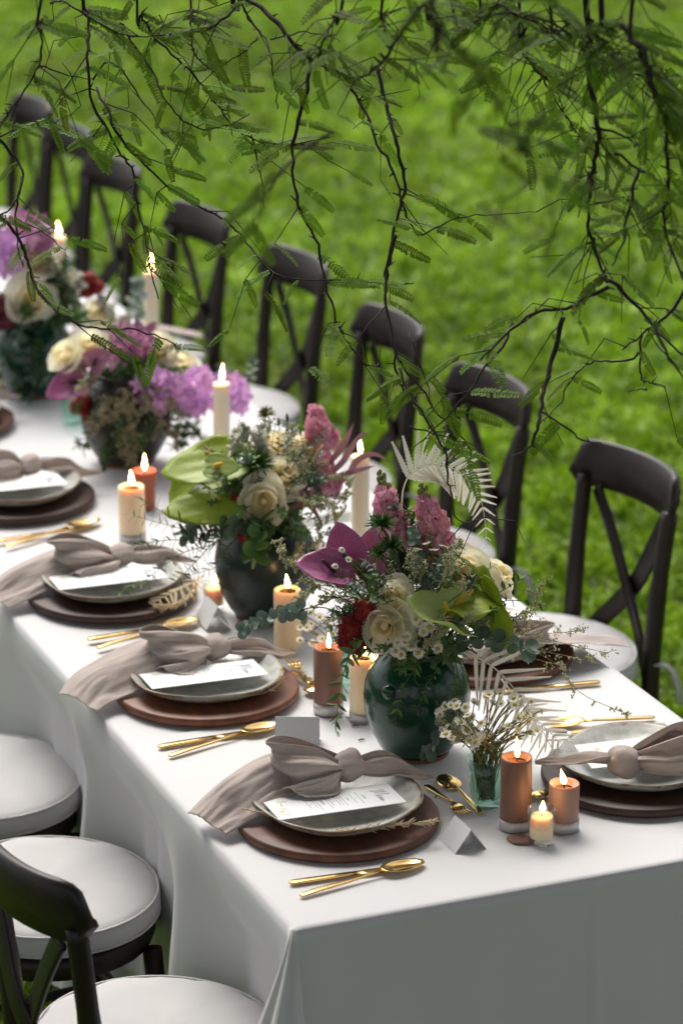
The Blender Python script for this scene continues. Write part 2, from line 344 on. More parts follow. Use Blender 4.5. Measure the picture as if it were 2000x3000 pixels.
# ------------------------------------------------------------------ ground
mb = MB(); mb.add([(-220, -220, 0), (220, -220, 0), (220, 300, 0), (-220, 300, 0)], [(0, 1, 2, 3)])
g = part('lawn', mb, 'soil', None, smooth=False); g['kind'] = 'structure'
rng = np.random.default_rng(3)
def blades(name, x0, x1, y0, y1, n, lmin, lmax, wd, keep=None):
    x = rng.uniform(x0, x1, n); y = rng.uniform(y0, y1, n)
    if keep is not None: k = keep(x, y); x = x[k]; y = y[k]
    n = len(x); L = rng.uniform(lmin, lmax, n); a = rng.uniform(0, 2*PI, n); lean = rng.uniform(0.25, 1.15, n); L = L*(.75+.5*(np.sin(x*9.1+2*np.sin(y*5.3))*np.sin(y*8.3+1.7*np.sin(x*6.1))*.5+.5)); b = rng.uniform(0, 2*PI, n)
    wv = np.stack([np.cos(b), np.sin(b), np.zeros(n)], 1)*(wd*rng.uniform(.6, 1.3, n))[:, None]
    dh = np.stack([np.cos(a), np.sin(a)], 1)
    p0 = np.stack([x, y, np.zeros(n)], 1)
    p1 = p0+np.stack([dh[:, 0]*L*.35*lean, dh[:, 1]*L*.35*lean, L*.55*(1.15-.45*lean)], 1)
    p2 = p0+np.stack([dh[:, 0]*L*.9*lean, dh[:, 1]*L*.9*lean, L*(1.05-.62*lean)], 1)
    V = np.stack([p0-wv*.6, p0+wv*.6, p1+wv, p1-wv, p2], 1).reshape(-1, 3)
    i = (np.arange(n)*5)[:, None]
    quads = i+np.array([[0, 1, 2, 3]]); tris = i+np.array([[3, 2, 4]])
    loops = np.concatenate([quads, tris], 1).reshape(-1)
    me = bpy.data.meshes.new(name); me.vertices.add(len(V)); me.vertices.foreach_set('co', V.astype(np.float32).reshape(-1))
    me.loops.add(len(loops)); me.loops.foreach_set('vertex_index', loops.astype(np.int32))
    me.polygons.add(2*n); ls = np.empty(2*n, np.int32); ls[0::2] = np.arange(n)*7; ls[1::2] = np.arange(n)*7+4
    me.polygons.foreach_set('loop_start', ls); me.update(calc_edges=True); me.validate()
    me.materials.append(M['grass_blade']); o = obj(name, me); o['kind'] = 'stuff'; return o
def wedge(x, y): return (np.abs(x) < 1.1+0.19*y) & (rng.uniform(0, 1, len(x)) < np.where(y < 10, 1.0, .6))
gr = blades('grass', -4.6, 4.6, 4.2, 19, 330000, .035, .095, .0085, wedge)
gr['label'] = 'short bright green broad leaved lawn grass round the table'; 

# ------------------------------------------------------------------ tablecloths
def fold(s, side, k):
    a = 0.55*math.sin(s*11.0+k)+0.35*math.sin(s*23.0+1.7*k+side)+0.25*math.sin(s*5.1+k*2)+0.22*math.sin(s*47+2*math.sin(s*6+k)+side)+0.12*math.sin(s*83+k)
    return a
SEATL = ((1.30, .075), (.81, .075), (.205, .075))
SEATR = ((1.505, .06), (2.12, .09), (2.67, .09), (3.39, .06), (4.02, .13), (4.71, .15), (5.25, .1), (5.88, .09))
def tablecloth(name, label, u0, u1, end, lift, seed, n_u):
    mb = MB(); inset = [0.4625, 0.36, 0.24, 0.13, 0.06, 0.02, 0.006]; drop = [0.004, 0.02, 0.05, 0.1, 0.17, 0.26, 0.36, 0.47, 0.58, 0.70]
    st_ = []                              # stations along the hem: (side, parameter)
    us = [u1+(u0-u1)*i/n_u for i in range(n_u+1)]
    path = [('l', u) for u in us]
    if end: path += [('c0', i/14) for i in range(1, 14)] + [('n', TW*i/132) for i in range(0, 133)] + [('c1', i/14) for i in range(1, 14)]
    path2 = [('r', u) for u in reversed(us)]
    def row(st):
        k, t = st; out = []
        for i in inset:
            if k == 'l': p = T(max(t, i) if end else t, i)
            elif k == 'r': p = T(max(t, i) if end else t, TW-i)
            elif k == 'n': p = T(i, min(max(t, i), TW-i))
            elif k == 'c0': p = T(i, i)
            else: p = T(i, TW-i)
            wz = noise.noise(Vector((p.x*3, p.y*3, seed)))*0.003+noise.noise(Vector((p.x*11, p.y*11, seed)))*0.0008
            out.append(p+Vector((0, 0, 0.75+lift+wz*min(1, i*8))))
        for d in drop:
            e = 0.004+(.003 if end else 0); q = d**1.25
            if k in 'lr':
                near = 1-min(1, t/0.35) if end else 0
                f = fold(t, 0 if k == 'l' else 2.3, seed)
                off = e+0.075*d+0.040*f*q*1.6+0.05*near*q; su = -1 if k == 'l' else 1
                pin = 0.0
                for uc, dv in (SEATL if k == 'l' else SEATR): pin = max(pin, dv*math.exp(-((t-uc)/.25)**4))
                off -= pin*min(1, max(0, (d-.06)/.12))
                p = T(t-0.03*near*q, -off if k == 'l' else TW+off)
            elif k == 'n':
                c = min(t, TW-t); nr = 1-min(1, c/0.3)
                f = fold(t*0.8+9, 1.1, seed)
                off = e+0.05*d+0.022*f*q+0.05*nr*q
                off += .006*math.exp(-((t-.50)/.006)**2)*min(1, d*6)-.012*math.exp(-((t-.17-.25*d)/.05)**2)*min(1, d*3)
                p = T(-off, t)
            else:
                a = t*PI/2; cone = (0.34+0.16*math.sin(t*PI)+0.10*math.sin(t*PI*5+.6))*q+0.10*d+e
                if k == 'c0': p = T(-cone*math.sin(a), -cone*math.cos(a))
                else: p = T(-cone*math.cos(a), TW+cone*math.sin(a))
            if k == 'c1': pass
            z = 0.75+lift-d if d > 0.01 else 0.75+lift-0.0012
            out.append(p+Vector((0, 0, z)))
        return out
    for pth in ([path+path2] if end else [path, path2]):
        rows = [row(s) for s in pth]; m_ = len(rows[0]); o = len(mb.v)
        for r_ in rows: mb.v += [tuple(p) for p in r_]
        for i in range(len(rows)-1):
            for j in range(m_-1): mb.f.append((o+i*m_+j, o+i*m_+j+1, o+(i+1)*m_+j+1, o+(i+1)*m_+j))
    o = thing(name, label, 'tablecloth', data=mb.mesh(name, 'linen_white'))
    return o
tablecloth('tablecloth', 'smooth white tablecloth over the near end of the table, overlapping the next cloth', 0.0, 0.785, True, 0.003, 1.0, 60)
tablecloth('tablecloth', 'long white tablecloth running away under the far place settings', 0.45, 8.6, False, 0.0, 1.0, 300)
mb = MB(); c0 = T(4.3, TW/2)
mb.box((0, 0, 0.728), (TW/2-.004, 4.28, 0.017))
tb = thing('banquet_table', 'long banquet table hidden under white cloths that reach the grass', 'table', frame(c0, U))
part('tabletop', mb, 'dark_wood', tb, smooth=False)
for (x, y) in ((-.38, -4.0), (.38, -4.0), (-.38, 4.0), (.38, 4.0)):
    l_ = MB(); l_.box((x, y, 0.355), (.025, .025, .355)); part('leg', l_, 'dark_wood', tb, smooth=False)

# ------------------------------------------------------------------ chairs
def make_chair(label, m):
    t = thing('crossback_chair', label, 'chair', m @ Matrix.Diagonal((.92, .92, 1.0, 1)), 'dark wooden crossback chairs along the table')
    def seat_r(a):                                   # rounded seat outline
        return 0.205*(1+0.045*math.cos(2*a)+0.02*math.sin(a))
    f = MB(); f.lathe([(0.19, .405), (.206, .41), (.212, .425), (.210, .445), (.195, .452)], 36, wob=lambda a, r, z: seat_r(a)/.205); part('seat_frame', f, 'dark_wood', t)
    c = MB(); cp = [(.19, .4525), (.214, .456), (.222, .468), (.222, .486), (.216, .496), (.200, .502), (.15, .507), (.08, .510), (.0, .511)]
    def cw(a, r, z): return (seat_r(a)/.205)*(1+0.006*math.sin(9*a+z*80))
    c.lathe(cp, 64, wob=cw)
    c.v = [(x, y, z+(noise.noise(Vector((x*14, y*14, 1)))*.004+noise.noise(Vector((math.atan2(y, x)*7, math.hypot(x, y)*9, 4)))*.004*min(1, math.hypot(x, y)/.2)**3 if z > .49 else 0)) for x, y, z in c.v]; cu = part('cushion', c, 'cushion_white', t)
    for zz, rr in ((.496, .2175), (.462, .2205)):
        p_ = MB(); pts = [(rr*seat_r(a)/.205*math.cos(a), rr*seat_r(a)/.205*math.sin(a), zz) for a in [2*PI*i/48 for i in range(49)]]
        p_.tube(pts, .0028, 5); part('piping', p_, 'cushion_white', cu)
    for s in (-1, 1):                                # ties at the back posts
        tb_ = MB(); b0 = Vector((s*.175, -.185, .475))
        tb_.tube(bez(b0, b0+Vector((s*.03, -.05, .02)), b0+Vector((s*.035, -.06, -.09)), 6), .004, 4)
        tb_.tube(bez(b0, b0+Vector((s*.05, -.03, .02)), b0+Vector((s*.055, -.03, -.07)), 6), .004, 4)
        part('tie', tb_, 'cushion_white', cu)
        leg = MB(); leg.tube([(s*.155, .155, .41), (s*.165, .165, .25), (s*.175, .178, 0)], [.019, .018, .014], 10); part('leg', leg, 'dark_wood', t)
        post = MB(); post.tube(cr_spline([(s*.175, -.235, 0), (s*.162, -.195, .25), (s*.158, -.19, .45), (s*.161, -.20, .62), (s*.166, -.222, .80)], 5), [.016]*5+[.021]*11+[.019]*5, 10)
        part('back_post', post, 'dark_wood', t)
        x_ = MB(); x_.bar(cr_spline([(s*.138, -.236, .775), (s*.085, -.240, .70), (s*.012, -.240+s*.006, .60), (-s*.075, -.215, .50), (-s*.13, -.195, .44)], 5), (.020, .0055), (0, -1, .25))
        part('cross_brace', x_, 'dark_wood', t)
        sr = MB(); sr.tube([(s*.168, .166, .20), (s*.164, -.2, .20)], .010, 8); part('stretcher', sr, 'dark_wood', t)
    for y_ in (.164,):
        sr = MB(); sr.tube([(-.168, y_, .24), (.168, y_, .24)], .010, 8); part('stretcher', sr, 'dark_wood', t)
    rail = MB(); n_ = 28; sec = []
    for i in range(n_+1):
        q = -1+2*i/n_; x = q*.193; y = -.222-.048*(1-q*q)+.012*abs(q)**6
        e = math.sqrt(max(0.0, 1-max(0, (abs(q)-.80)/.2)**2)); h = .018+(.054-.018)*e if abs(q) < 1 else .012
        zc = .828-.012*(1-e); hh = .050*e+.011*(1-e)
        th = .0115
        sec.append([(x, y-th-.006, zc+hh-.006), (x, y-.004, zc+hh), (x, y+th-.006, zc+hh-.006), (x, y+th, zc), (x, y+th+.004, zc-hh), (x, y-th+.004, zc-hh), (x, y-th, zc)])
    o = 0
    for r_ in sec: rail.v += r_
    k = 7
    for i in range(n_):
        for j in range(k): rail.f.append((i*k+j, (i+1)*k+j, (i+1)*k+(j+1) % k, i*k+(j+1) % k))
    rail.f.append(tuple(range(k))); rail.f.append(tuple(n_*k+j for j in reversed(range(k))))
    part('top_rail', rail, 'dark_wood', t)
    return t
RC = [(1.535, 1.155, 8, 'crossback chair facing the nearest visible seat on the lawn side, whole cushion in view'),
      (2.20, 1.14, 5, 'second crossback chair along the lawn side, its back half behind the white fern'),
      (2.79, 1.14, 2, 'third crossback chair on the lawn side, top rail crossed by a drooping green twig'),
      (3.44, 1.155, 5, 'fourth crossback chair on the lawn side, above the lit candle with purple blossom'),
      (4.02, 1.10, 7, 'fifth crossback chair on the lawn side, cross brace seen above the blurred candle'),
      (4.71, 1.08, 8, 'sixth crossback chair on the lawn side, rail behind the leafy twigs'),
      (5.25, 1.11, 4, 'seventh crossback chair, mostly hidden behind the sixth one at upper left'),
      (5.72, 1.13, 2, 'farthest crossback chair at the top left edge of the photo')]
chair0 = None
for (u, v, rz, lab) in RC:
    m = frame(T(u, v), -W) @ Matrix.Rotation(R(rz), 4, 'Z')
    if chair0 is None: chair0 = make_chair(lab, m)
    else: tree_copy(chair0, m @ Matrix.Diagonal((.92, .92, 1.0, 1)), lab)
LC = [(1.32, -0.125, 0, 'crossback chair at lower left whose white seat is farthest up the left side'),
      (0.81, -0.15, 3, 'crossback chair at lower left with its round seat between two others'),
      (0.215, -0.150, 8, 'crossback chair in the bottom left corner with its dark rail and post in front')]
for (u, v, rz, lab) in LC: tree_copy(chair0, frame(T(u, v), W) @ Matrix.Rotation(R(rz), 4, 'Z') @ Matrix.Diagonal((.92, .92, 1.0, 1)), lab)

# ------------------------------------------------------------------ place settings
def ribbon(secs, nu=30, nv=26, k=2.5, ph=0.0, seed=0.0, ref=Vector((.3, 0, 1))):
    C_ = cr_spline([s[0] for s in secs], 8); H = cr_spline([s[1] for s in secs], 8); A = cr_spline([(s[2], s[3], 0) for s in secs], 8)
    n = len(C_)-1; mb = MB(); NN = []
    for i in range(n+1):
        t = (C_[min(i+1, n)]-C_[max(i-1, 0)]).normalized(); q = H[i].cross(t)
        q = q.normalized() if q.length > 1e-8 else (NN[-1] if NN else Vector((0, 0, 1)))
        if NN and q.dot(NN[-1]) < 0: q = -q
        if not NN and q.dot(ref) < 0: q = -q
        NN.append(q)
    def f(a, b):
        i = min(int(round(b*n)), n); s = 2*a-1; c, h, (ar, pl, _) = C_[i], H[i], A[i]
        nn = NN[i]
        wr = noise.noise(Vector((c.x*30+seed, c.y*22+a*3, a*4)))*.004
        wr += (abs(noise.noise(Vector((a*9+seed, c.y*14, c.z*14))))-.2)*.006+noise.noise(Vector((a*16+seed, c.y*40, 3)))*.0012
        wr *= min(1, 8*min(a, 1-a)+.35)
        return c+h*s+nn*(ar*(1-s*s)+pl*math.sin(k*PI*s+ph+b*2)+wr)
    mb.grid(f, nu, n); return mb
def napkin(label, m, sd, flip=1, tail=1.0, spread=1.0):
    rr = random.Random(sd); j = lambda a=.008: rr.uniform(-a, a)
    t = thing('napkin', label, 'napkin', m, 'knotted taupe linen napkins')
    V_ = lambda x, y, z: Vector((x+j(), y+j(), z+abs(j(.003))))
    K = Vector((-.068, .05, .064))
    H = lambda x, y=0.0, z=0.0: Vector((x*spread, y, z))
    tl = ribbon([(V_(-.072, .040, .060), H(.012, 0, -.012), .008, .004), (V_(-.086, -.005, .064), H(.032, 0, -.022), .016, .007), (V_(-.080, -.068, .057), H(.045, .004, -.024), .018, .006),
                 (V_(-.066, -.128*tail, .044), H(.049, .008, -.020), .016, .005), (V_(-.052, -.175*tail, .028), H(.048, .012, -.013), .013, .004), (V_(-.038, -.216*tail, .012), H(.044, .016, -.004), .008, .003)], k=1.4, ph=rr.uniform(0, 3), seed=sd)
    solid(part('tail', tl, 'linen_taupe', t), .0010)
    lp = ribbon([(V_(-.060, .036, .062), H(-.003, 0, .013), .004, .004), (V_(-.046, .000, .076), H(-.014, 0, .027), .012, .007), (V_(-.044, -.040, .082), H(-.020, -.006, .036), .012, .006),
                 (V_(-.078, -.074, .088), H(-.006, -.016, .036), .006, .005), (V_(-.112, -.048, .086), H(.010, -.002, .032), .004, .005), (V_(-.098, .0, .074), H(.008, 0, .022), .004, .005), (V_(-.076, .036, .064), H(.004, 0, .012), .002, .003)], k=1.7, ph=rr.uniform(0, 3), seed=sd+3, ref=Vector((1, 0, .3)))
    solid(part('loop', lp, 'linen_taupe', t), .0010)
    fl = ribbon([(V_(-.058, .034, .056), H(.008, 0, -.010), .004, .004), (V_(-.036, .004, .054), H(.016, .008, -.014), .010, .006), (V_(-.022, -.034, .050), H(.022, .012, -.010), .010, .006), (V_(-.018, -.062, .047), H(.020, .016, -.004), .008, .004)], k=1.5, ph=rr.uniform(0, 3), seed=sd+5)
    solid(part('fold', fl, 'linen_taupe', t), .0010)
    rt = ribbon([(V_(-.066, .064, .060), H(.010, 0, -.010), .008, .004), (V_(-.056, .094, .059), H(.020, -.004, -.014), .014, .007), (V_(-.040, .128, .053), H(.022, -.006, -.010), .012, .006),
                 (V_(-.018, .158, .047), H(.014, -.004, -.004), .006, .003), (V_(.0, .182, .043), H(.003, 0, 0), .001, 0)], k=1.8, ph=rr.uniform(0, 3), seed=sd+7)
    solid(part('tail', rt, 'linen_taupe', t), .0010)
    kn = MB()
    def kf(a, b):
        th = PI*b; ph = 2*PI*a; cr = abs(math.sin(ph*1.5+b*2.6+sd))**.35
        sr = math.sin(th)**.62; cy = math.copysign(abs(math.cos(th))**.8, math.cos(th))
        q = Vector((.028*sr*math.cos(ph), .026*cy, .026*sr*math.sin(ph)))
        q *= .82+.13*cr+.08*abs(math.sin(ph*2.5-b*4.1+sd*1.7))**.5+.09*noise.noise(q*60+Vector((sd, 0, 0)))
        q.rotate(Matrix.Rotation(.35, 3, 'X')); return K+q
    kn.grid(kf, 40, 20, True); part('knot', kn, 'linen_taupe', t)
    return t
def charger(label, m, dark=False):
    t = thing('charger_plate', label, 'charger plate', m, 'round wooden charger plates')
    b = MB(); b.lathe([(.155, 0), (.163, .003), (.165, .008), (.1645, .015), (.161, .0175), (.10, .0178), (0, .0178)], 72)
    part('board', b, {True: 'charger_dark', False: 'charger_wood'}.get(dark, dark), t)
    return t
def plate(label, m, sd):
    rr = random.Random(sd); p1, p2, p3 = [rr.uniform(0, 6) for _ in range(3)]
    t = thing('stoneware_plate', label, 'plate', m, 'irregular grey stoneware plates')
    def wob(a, r, z): return 1+(r/.137)**3*(.022*math.sin(3*a+p1)+.016*math.sin(4*a+p2)+.008*math.sin(9*a+p3))
    b = MB(); b.lathe([(.06, 0), (.085, .0005), (.108, .007), (.126, .018), (.1355, .0265), (.1375, .0285), (.1365, .0305), (.131, .0285), (.118, .0185), (.10, .0105), (.07, .0075), (0, .007)], 90, wob=wob)
    o = part('dish', b, 'stoneware', t)
    return t
def text(body, parent, x, y, z, size, material, shear=0.0, align='CENTER', rot=0.0):
    cu = bpy.data.curves.new('lettering', 'FONT'); cu.body = body; cu.size = size; cu.align_x = align; cu.shear = shear; cu.materials.append(M[material])
    def mk():
        tmp = bpy.data.objects.new('lettering', cu); me = bpy.data.meshes.new_from_object(tmp); bpy.data.objects.remove(tmp); return me
    return obj('lettering', shared(('text', body, size, material), mk), parent, Matrix.Translation((x, y, z)) @ Matrix.Rotation(rot, 4, 'Z'))
def menu(label, m, foil=False, hw=.046, hl=.107):
    t = thing('menu_card', label, 'menu card', m, 'white menu cards on the plates')
    b = MB(); b.box((0, 0, 0), (hw, hl, .0006)); part('card', b, 'paper', t, smooth=False)
    ik, ip = ('gold_foil', 'gold_foil') if foil else ('ink', 'ink_pale')
    z = .0009
    cu = MB()                                         # script heading, written in strokes
    def pen(pts, r_=.0002): cu.tube(cr_spline([(p[0], p[1], z) for p in pts], 4), [r_]*((len(pts)-1)*4+1), 4)
    x0, y0 = -.022, hl-.036
    pen([(x0-.004, y0+.012), (x0+.004, y0+.021), (x0+.005, y0+.012), (x0+.001, y0-.004), (x0+.012, y0+.022), (x0+.011, y0), (x0+.022, y0+.024), (x0+.020, y0+.002), (x0+.024, y0-.001)])
    pen([(x0+.024, y0), (x0+.029, y0+.006), (x0+.027, y0+.010), (x0+.024, y0+.004), (x0+.028, y0-.001), (x0+.034, y0+.006), (x0+.033, y0), (x0+.037, y0+.008), (x0+.039, y0), (x0+.043, y0+.007), (x0+.043, y0), (x0+.047, y0+.006), (x0+.048, y0), (x0+.053, y0+.004)])
    part('script_heading', cu, ik, t)
    y = hl-.058
    rr = random.Random(5)
    ln = MB()
    for head, rows in (('ENTREE', 3), ('MAIN', 6), ('DESSERT', 4)):
        text(head, t, 0, y, z, .0052, ik); y -= .0075
        for i in range(rows):
            if i == rows//2: wl = .002
            else: wl = rr.uniform(.018, .031)
            x = -wl
            while x < wl:
                s = rr.uniform(.002, .005); e = min(wl, x+s); ln.box(((x+e)/2, y+.0012, z-.0002), ((e-x)/2, .00055, .0001)); x = e+.0012
            y -= .0052
        y -= .0045
    part('fine_print', ln, ip, t, smooth=False)
    sc_ = MB()
    def pen2(pts): sc_.tube(cr_spline([(p[0], p[1], z) for p in pts], 4), [.0002]*((len(pts)-1)*4+1), 4)
    yb = -hl+.020
    pen2([(-.030, yb), (-.028, yb+.014), (-.022, yb+.012), (-.027, yb+.007), (-.021, yb+.004), (-.029, yb), (-.020, yb+.001), (-.016, yb+.005), (-.017, yb), (-.013, yb+.004), (-.011, yb), (-.008, yb+.004), (-.007, yb)])
    pen2([(.0, yb-.006), (.006, yb+.006), (.008, yb-.006), (.010, yb-.002), (.013, yb-.012), (.014, yb-.002), (.017, yb-.006), (.020, yb-.012), (.022, yb-.002), (.026, yb-.006), (.029, yb+.004), (.030, yb-.006), (.033, yb-.004)])
    part('script_signoff', sc_, 'gold_foil', t)
    return t
def cutlery(kind, label, p, q, z=0.7555, lift=0.0, flipb=False):
    """a piece lying from handle end p to working end q (table points)"""
    d = q-p; L = d.length; m = frame(Vector((p.x, p.y, z)), Vector((d.x, d.y, 0))); s = L/.205
    t = thing(kind, label, kind.replace('_', ' '), m, 'gold cutlery on the white cloth')
    h = MB(); up = (0, 0, 1)
    if kind == 'knife':
        h.bar([(0, y*s, .0035) for y in (0, .004, .02, .07, .105)], [(.004, .0018), (.0058, .0022), (.0064, .0025), (.0052, .0026), (.0042, .0025)], up); part('handle', h, 'gold', t)
        b = MB(); b.bar([(x*1.0, y*s, .0035) for x, y in ((0, .105), (.001, .12), (.002, .17), (.001, .195), (-.003, .205))], [(.005, .002), (.0078, .0012), (.0082, .001), (.006, .001), (.001, .0008)], up); part('blade', b, 'gold', t)
    else:
        hy = [(0, .003), (.005, .0035), (.03, .005), (.08, .0055), (.12, .0075), (.138, .0072)]
        h.bar([(0, y*s, zz) for y, zz in hy], [(.003, .0013), (.0052, .0015), (.0056, .0017), (.0038, .0017), (.0022, .0016), (.0026, .0016)], up); part('handle', h, 'gold', t)
        b = MB()
        if kind == 'spoon':
            def f(a, r_):
                th = 2*PI*a; y = .172+math.cos(th)*.036*r_; x = math.sin(th)*.0205*r_*(1-.12*math.cos(th)); sgn = -1 if not flipb else 1
                return (x, y*s, .0085-(.0070*(1-r_*r_)+.002*math.cos(th)*r_)*(1 if not flipb else -1)+(0 if not flipb else -.004))
            b.grid(f, 28, 7, True); solid(part('bowl', b, 'gold', t), .0010)
        else:
            b.bar([(0, y*s, zz) for y, zz in ((.137, .0072), (.148, .0068), (.158, .006), (.165, .005))], [(.003, .0018), (.009, .0014), (.012, .0012), (.0115, .0011)], up)
            for k in range(4):
                x = -.0096+.0064*k; b.bar([(x, y*s, zz) for y, zz in ((.163, .005), (.18, .0045), (.196, .006), (.205, .008))], [(.0021, .001), (.0019, .001), (.0016, .0009), (.0007, .0006)], up)
            part('tines', b, 'gold', t)
    return t
def tent_card(label, m, w_=.045, h_=.052, spread=.028):
    t = thing('place_card', label, 'place card', m, 'folded place cards on the cloth')
    hh = math.sqrt(h_*h_-spread*spread)
    for s in (-1, 1):
        b = MB(); n_ = Vector((0, s*hh, spread)).normalized()*.0005
        q = [Vector((-w_, s*spread, 0)), Vector((w_, s*spread, 0)), Vector((w_, 0, hh)), Vector((-w_, 0, hh))]
        b.add(q+[p-n_ for p in q], [(0, 1, 2, 3), (7, 6, 5, 4), (0, 4, 5, 1), (1, 5, 6, 2), (2, 6, 7, 3), (3, 7, 4, 0)])
        part('panel', b, 'paper_grey', t, smooth=False)
    return t
def pinna_mesh(mt, teeth=14, wd=.10, curl=.10):
    def mk():
        b = MB(); n = teeth
        for i in range(n):
            for s in (-1, 1):
                t0, t1 = i/n, (i+.85)/n; w_ = wd*(1-.75*(i/n)**1.5)*(.7 if i == 0 else 1)
                z0, z1 = -curl*t0*t0, -curl*t1*t1
                b.add([(0, t0, z0), (s*w_*.75, t0+.5/n, z0+.012), (s*w_, t1+.35/n, z0+.008), (s*w_*.35, t1, z1), (0, t1, z1)], [(0, 1, 2, 3, 4) if s > 0 else (4, 3, 2, 1, 0)])
        for i in range(8):
            t0, t1 = i/8, (i+1)/8; q = lambda t: wd*.62*(1-.8*t**2)
            b.add([(-q(t0), t0, -curl*t0*t0+.010), (0, t0, -curl*t0*t0-.004), (q(t0), t0, -curl*t0*t0+.010), (-q(t1), t1, -curl*t1*t1+.010), (0, t1, -curl*t1*t1-.004), (q(t1), t1, -curl*t1*t1+.010)], [(0, 1, 4, 3), (1, 2, 5, 4)])
        return b.mesh('pinna', mt, True)
    return shared(('pinna', mt, teeth, wd, curl), mk)
def fern(name, label, path, up, size, n, mt='fern_white', group=None, teeth=14, wd=.10, tip=.25, cat='fern frond', start=.06, ang=62):
    path = [Vector(p) for p in path]; P = cr_spline(path, 8); m = len(P)-1
    t = thing(name, label, cat, P[0], group); o0 = Matrix.Translation(-P[0])
    b = MB(); b.tube([p-P[0] for p in P], [.0016*(1-.75*i/m) for i in range(m+1)], 5); part('stem', b, mt, t)
    for i in range(n):
        a = start+(1-start)*i/(n-.5); k = a*m; j = min(int(k), m-1); p = P[j].lerp(P[j+1], k-j); d = (P[j+1]-P[j]).normalized()
        sde = d.cross(up).normalized(); nn = sde.cross(d)
        prof = math.sin(PI*(.22+.78*a))**.8 if a < .97 else .15; L = size*max(.12, prof)
        for s in (-1, 1):
            th = R(ang-14*a+random.uniform(-4, 4)); dd = d*math.cos(th)+sde*s*math.sin(th)-nn*random.uniform(-.05, .22)-Vector((0, 0, random.uniform(0, .22)))
            obj('pinna', pinna_mesh(mt, teeth, wd), t, o0 @ basis(p+sde*s*.001, dd, nn+rv(.15), L))
    return t
def dry_sprig(label, path, n=14, L=.02, group='dried grass heads on the plates'):
    P = cr_spline(path, 6); m = len(P)-1; t = thing('dried_sprig', label, 'dried sprig', P[0], group)
    b = MB(); b.tube([p-P[0] for p in P], .0008, 4); part('stem', b, 'dry_cream', t)
    h = MB()
    for i in range(n*5):
        a = .38+.62*i/(n*5); k = a*m; j = min(int(k), m-1); p = P[j].lerp(P[j+1], k-j)-P[0]; d = (P[j+1]-P[j]).normalized()
        q = (d*1.5+rv(.75)).normalized(); h.tube([p, p+q*L*.5, p+q*L*random.uniform(.7, 1.2)], [.0006, .0014, .0004], 4)
    part('seed_head', h, 'dry_cream', t)
    return t

def setting(c, fwd, tag, sd, foil=False, dark=False, nap=True, mn=True, rot=0.0):
    m = frame(Vector((c.x, c.y, ZT)), fwd) @ Matrix.Rotation(R(rot), 4, 'Z')
    charger('%s' % tag['charger'], m, dark)
    plate(tag['plate'], m @ Matrix.Translation((.0, .0, .0178)), sd)
    if mn: menu(tag['menu'], m @ Matrix.Translation((.016, -.012, .0455)) @ Matrix.Rotation(R(tag.get('mrot', -3)), 4, 'Z') @ Matrix.Rotation(R(-3), 4, 'Y') , foil)
    if nap: napkin(tag['napkin'], m @ Matrix.Translation((0, 0, .002)) @ Matrix.Rotation(R(tag.get('nrot', 0)), 4, 'Z') @ Matrix.Diagonal((1, 1, tag.get('flat', 1), 1)), sd, tail=tag.get('tail', 1), spread=tag.get('spread', 1))
    return m
S1 = setting(T(.330, .203), W, dict(charger='wooden charger nearest the table corner, under the menu with readable Menu script', plate='stoneware plate closest to the camera with the sharp menu card on it',
     menu='sharply focused white menu card headed Menu on the closest plate', napkin='knotted taupe napkin nearest the camera, tail hanging at the table corner', nrot=2), 11)
S2 = setting(T(.938, .200), W, dict(charger='lighter red brown wooden charger behind the blank grey place card', plate='stoneware plate on the reddest charger, second along the left edge',
     menu='white menu card on the second plate along the left edge', napkin='knotted taupe napkin on the second left plate, wide tail lying over the table edge', nrot=6, flat=.86, tail=1.08, spread=1.15), 23, dark='charger_red')
S3 = setting(T(1.488, .204), W, dict(charger='wooden charger of the third left setting, beside two blurred gold pieces', plate='stoneware plate of the third left setting with green leaf sprig lying across it',
     menu='blurred white menu card of the third left setting under a green sprig', napkin='knotted taupe napkin of the third left setting reaching the left photo edge', nrot=4, flat=.84, tail=1.1), 35, dark=True)
S4 = setting(T(2.12, .203), W, dict(charger='dark blurred wooden charger cut by the left photo edge', plate='blurred stoneware plate cut by the left photo edge',
     menu='blurred menu card half cut by the left photo edge', napkin='blurred knotted napkin on the plate at the left photo edge', nrot=0, flat=.85), 41, dark=True)
S5 = setting(T(2.72, .205), W, dict(charger='farthest left charger, only a brown edge showing at the left', plate='farthest left stoneware plate, barely in the photo',
     menu='farthest left menu card, out at the photo edge', napkin='farthest left napkin, brown and blurred at the photo edge'), 57)
S6 = setting(T(.300, .735), -W, dict(charger='dark wooden charger at the right photo edge behind the three lit candles', plate='stoneware plate at the right photo edge with gold print menu',
     menu='menu card with shining gold print on the right hand plate', napkin='tightly knotted taupe napkin on the right hand plate', nrot=-6), 63, foil=True, dark=True, rot=-4)
S7 = setting(T(.92, .735), -W, dict(charger='wooden charger mostly hidden behind the nearest green jar of flowers', plate='stoneware plate half hidden behind the nearest green jar, right side',
     menu='menu card hidden behind the wispy right hand sprays', napkin='taupe napkin behind the wispy sprays, pointing at the white chair cushion', tail=1.1, flat=.66), 71)
S8 = setting(T(1.53, .735), -W, dict(charger='charger behind the flowers in front of the nearest lawn side chair', plate='plate behind the pink snapdragons by the lawn side',
     menu='menu card behind the pink snapdragons by the lawn side', napkin='taupe napkin showing pale beside the white fern tip', flat=.66), 83)
S9 = setting(T(3.25, .735), -W, dict(charger='far charger beyond the purple blossom on the lawn side', plate='far plate beyond the purple blossom on the lawn side',
     menu='far menu card beyond the purple blossom', napkin='far taupe napkin with its tail over the edge right of the purple blossom', tail=1.15, flat=.7), 97)
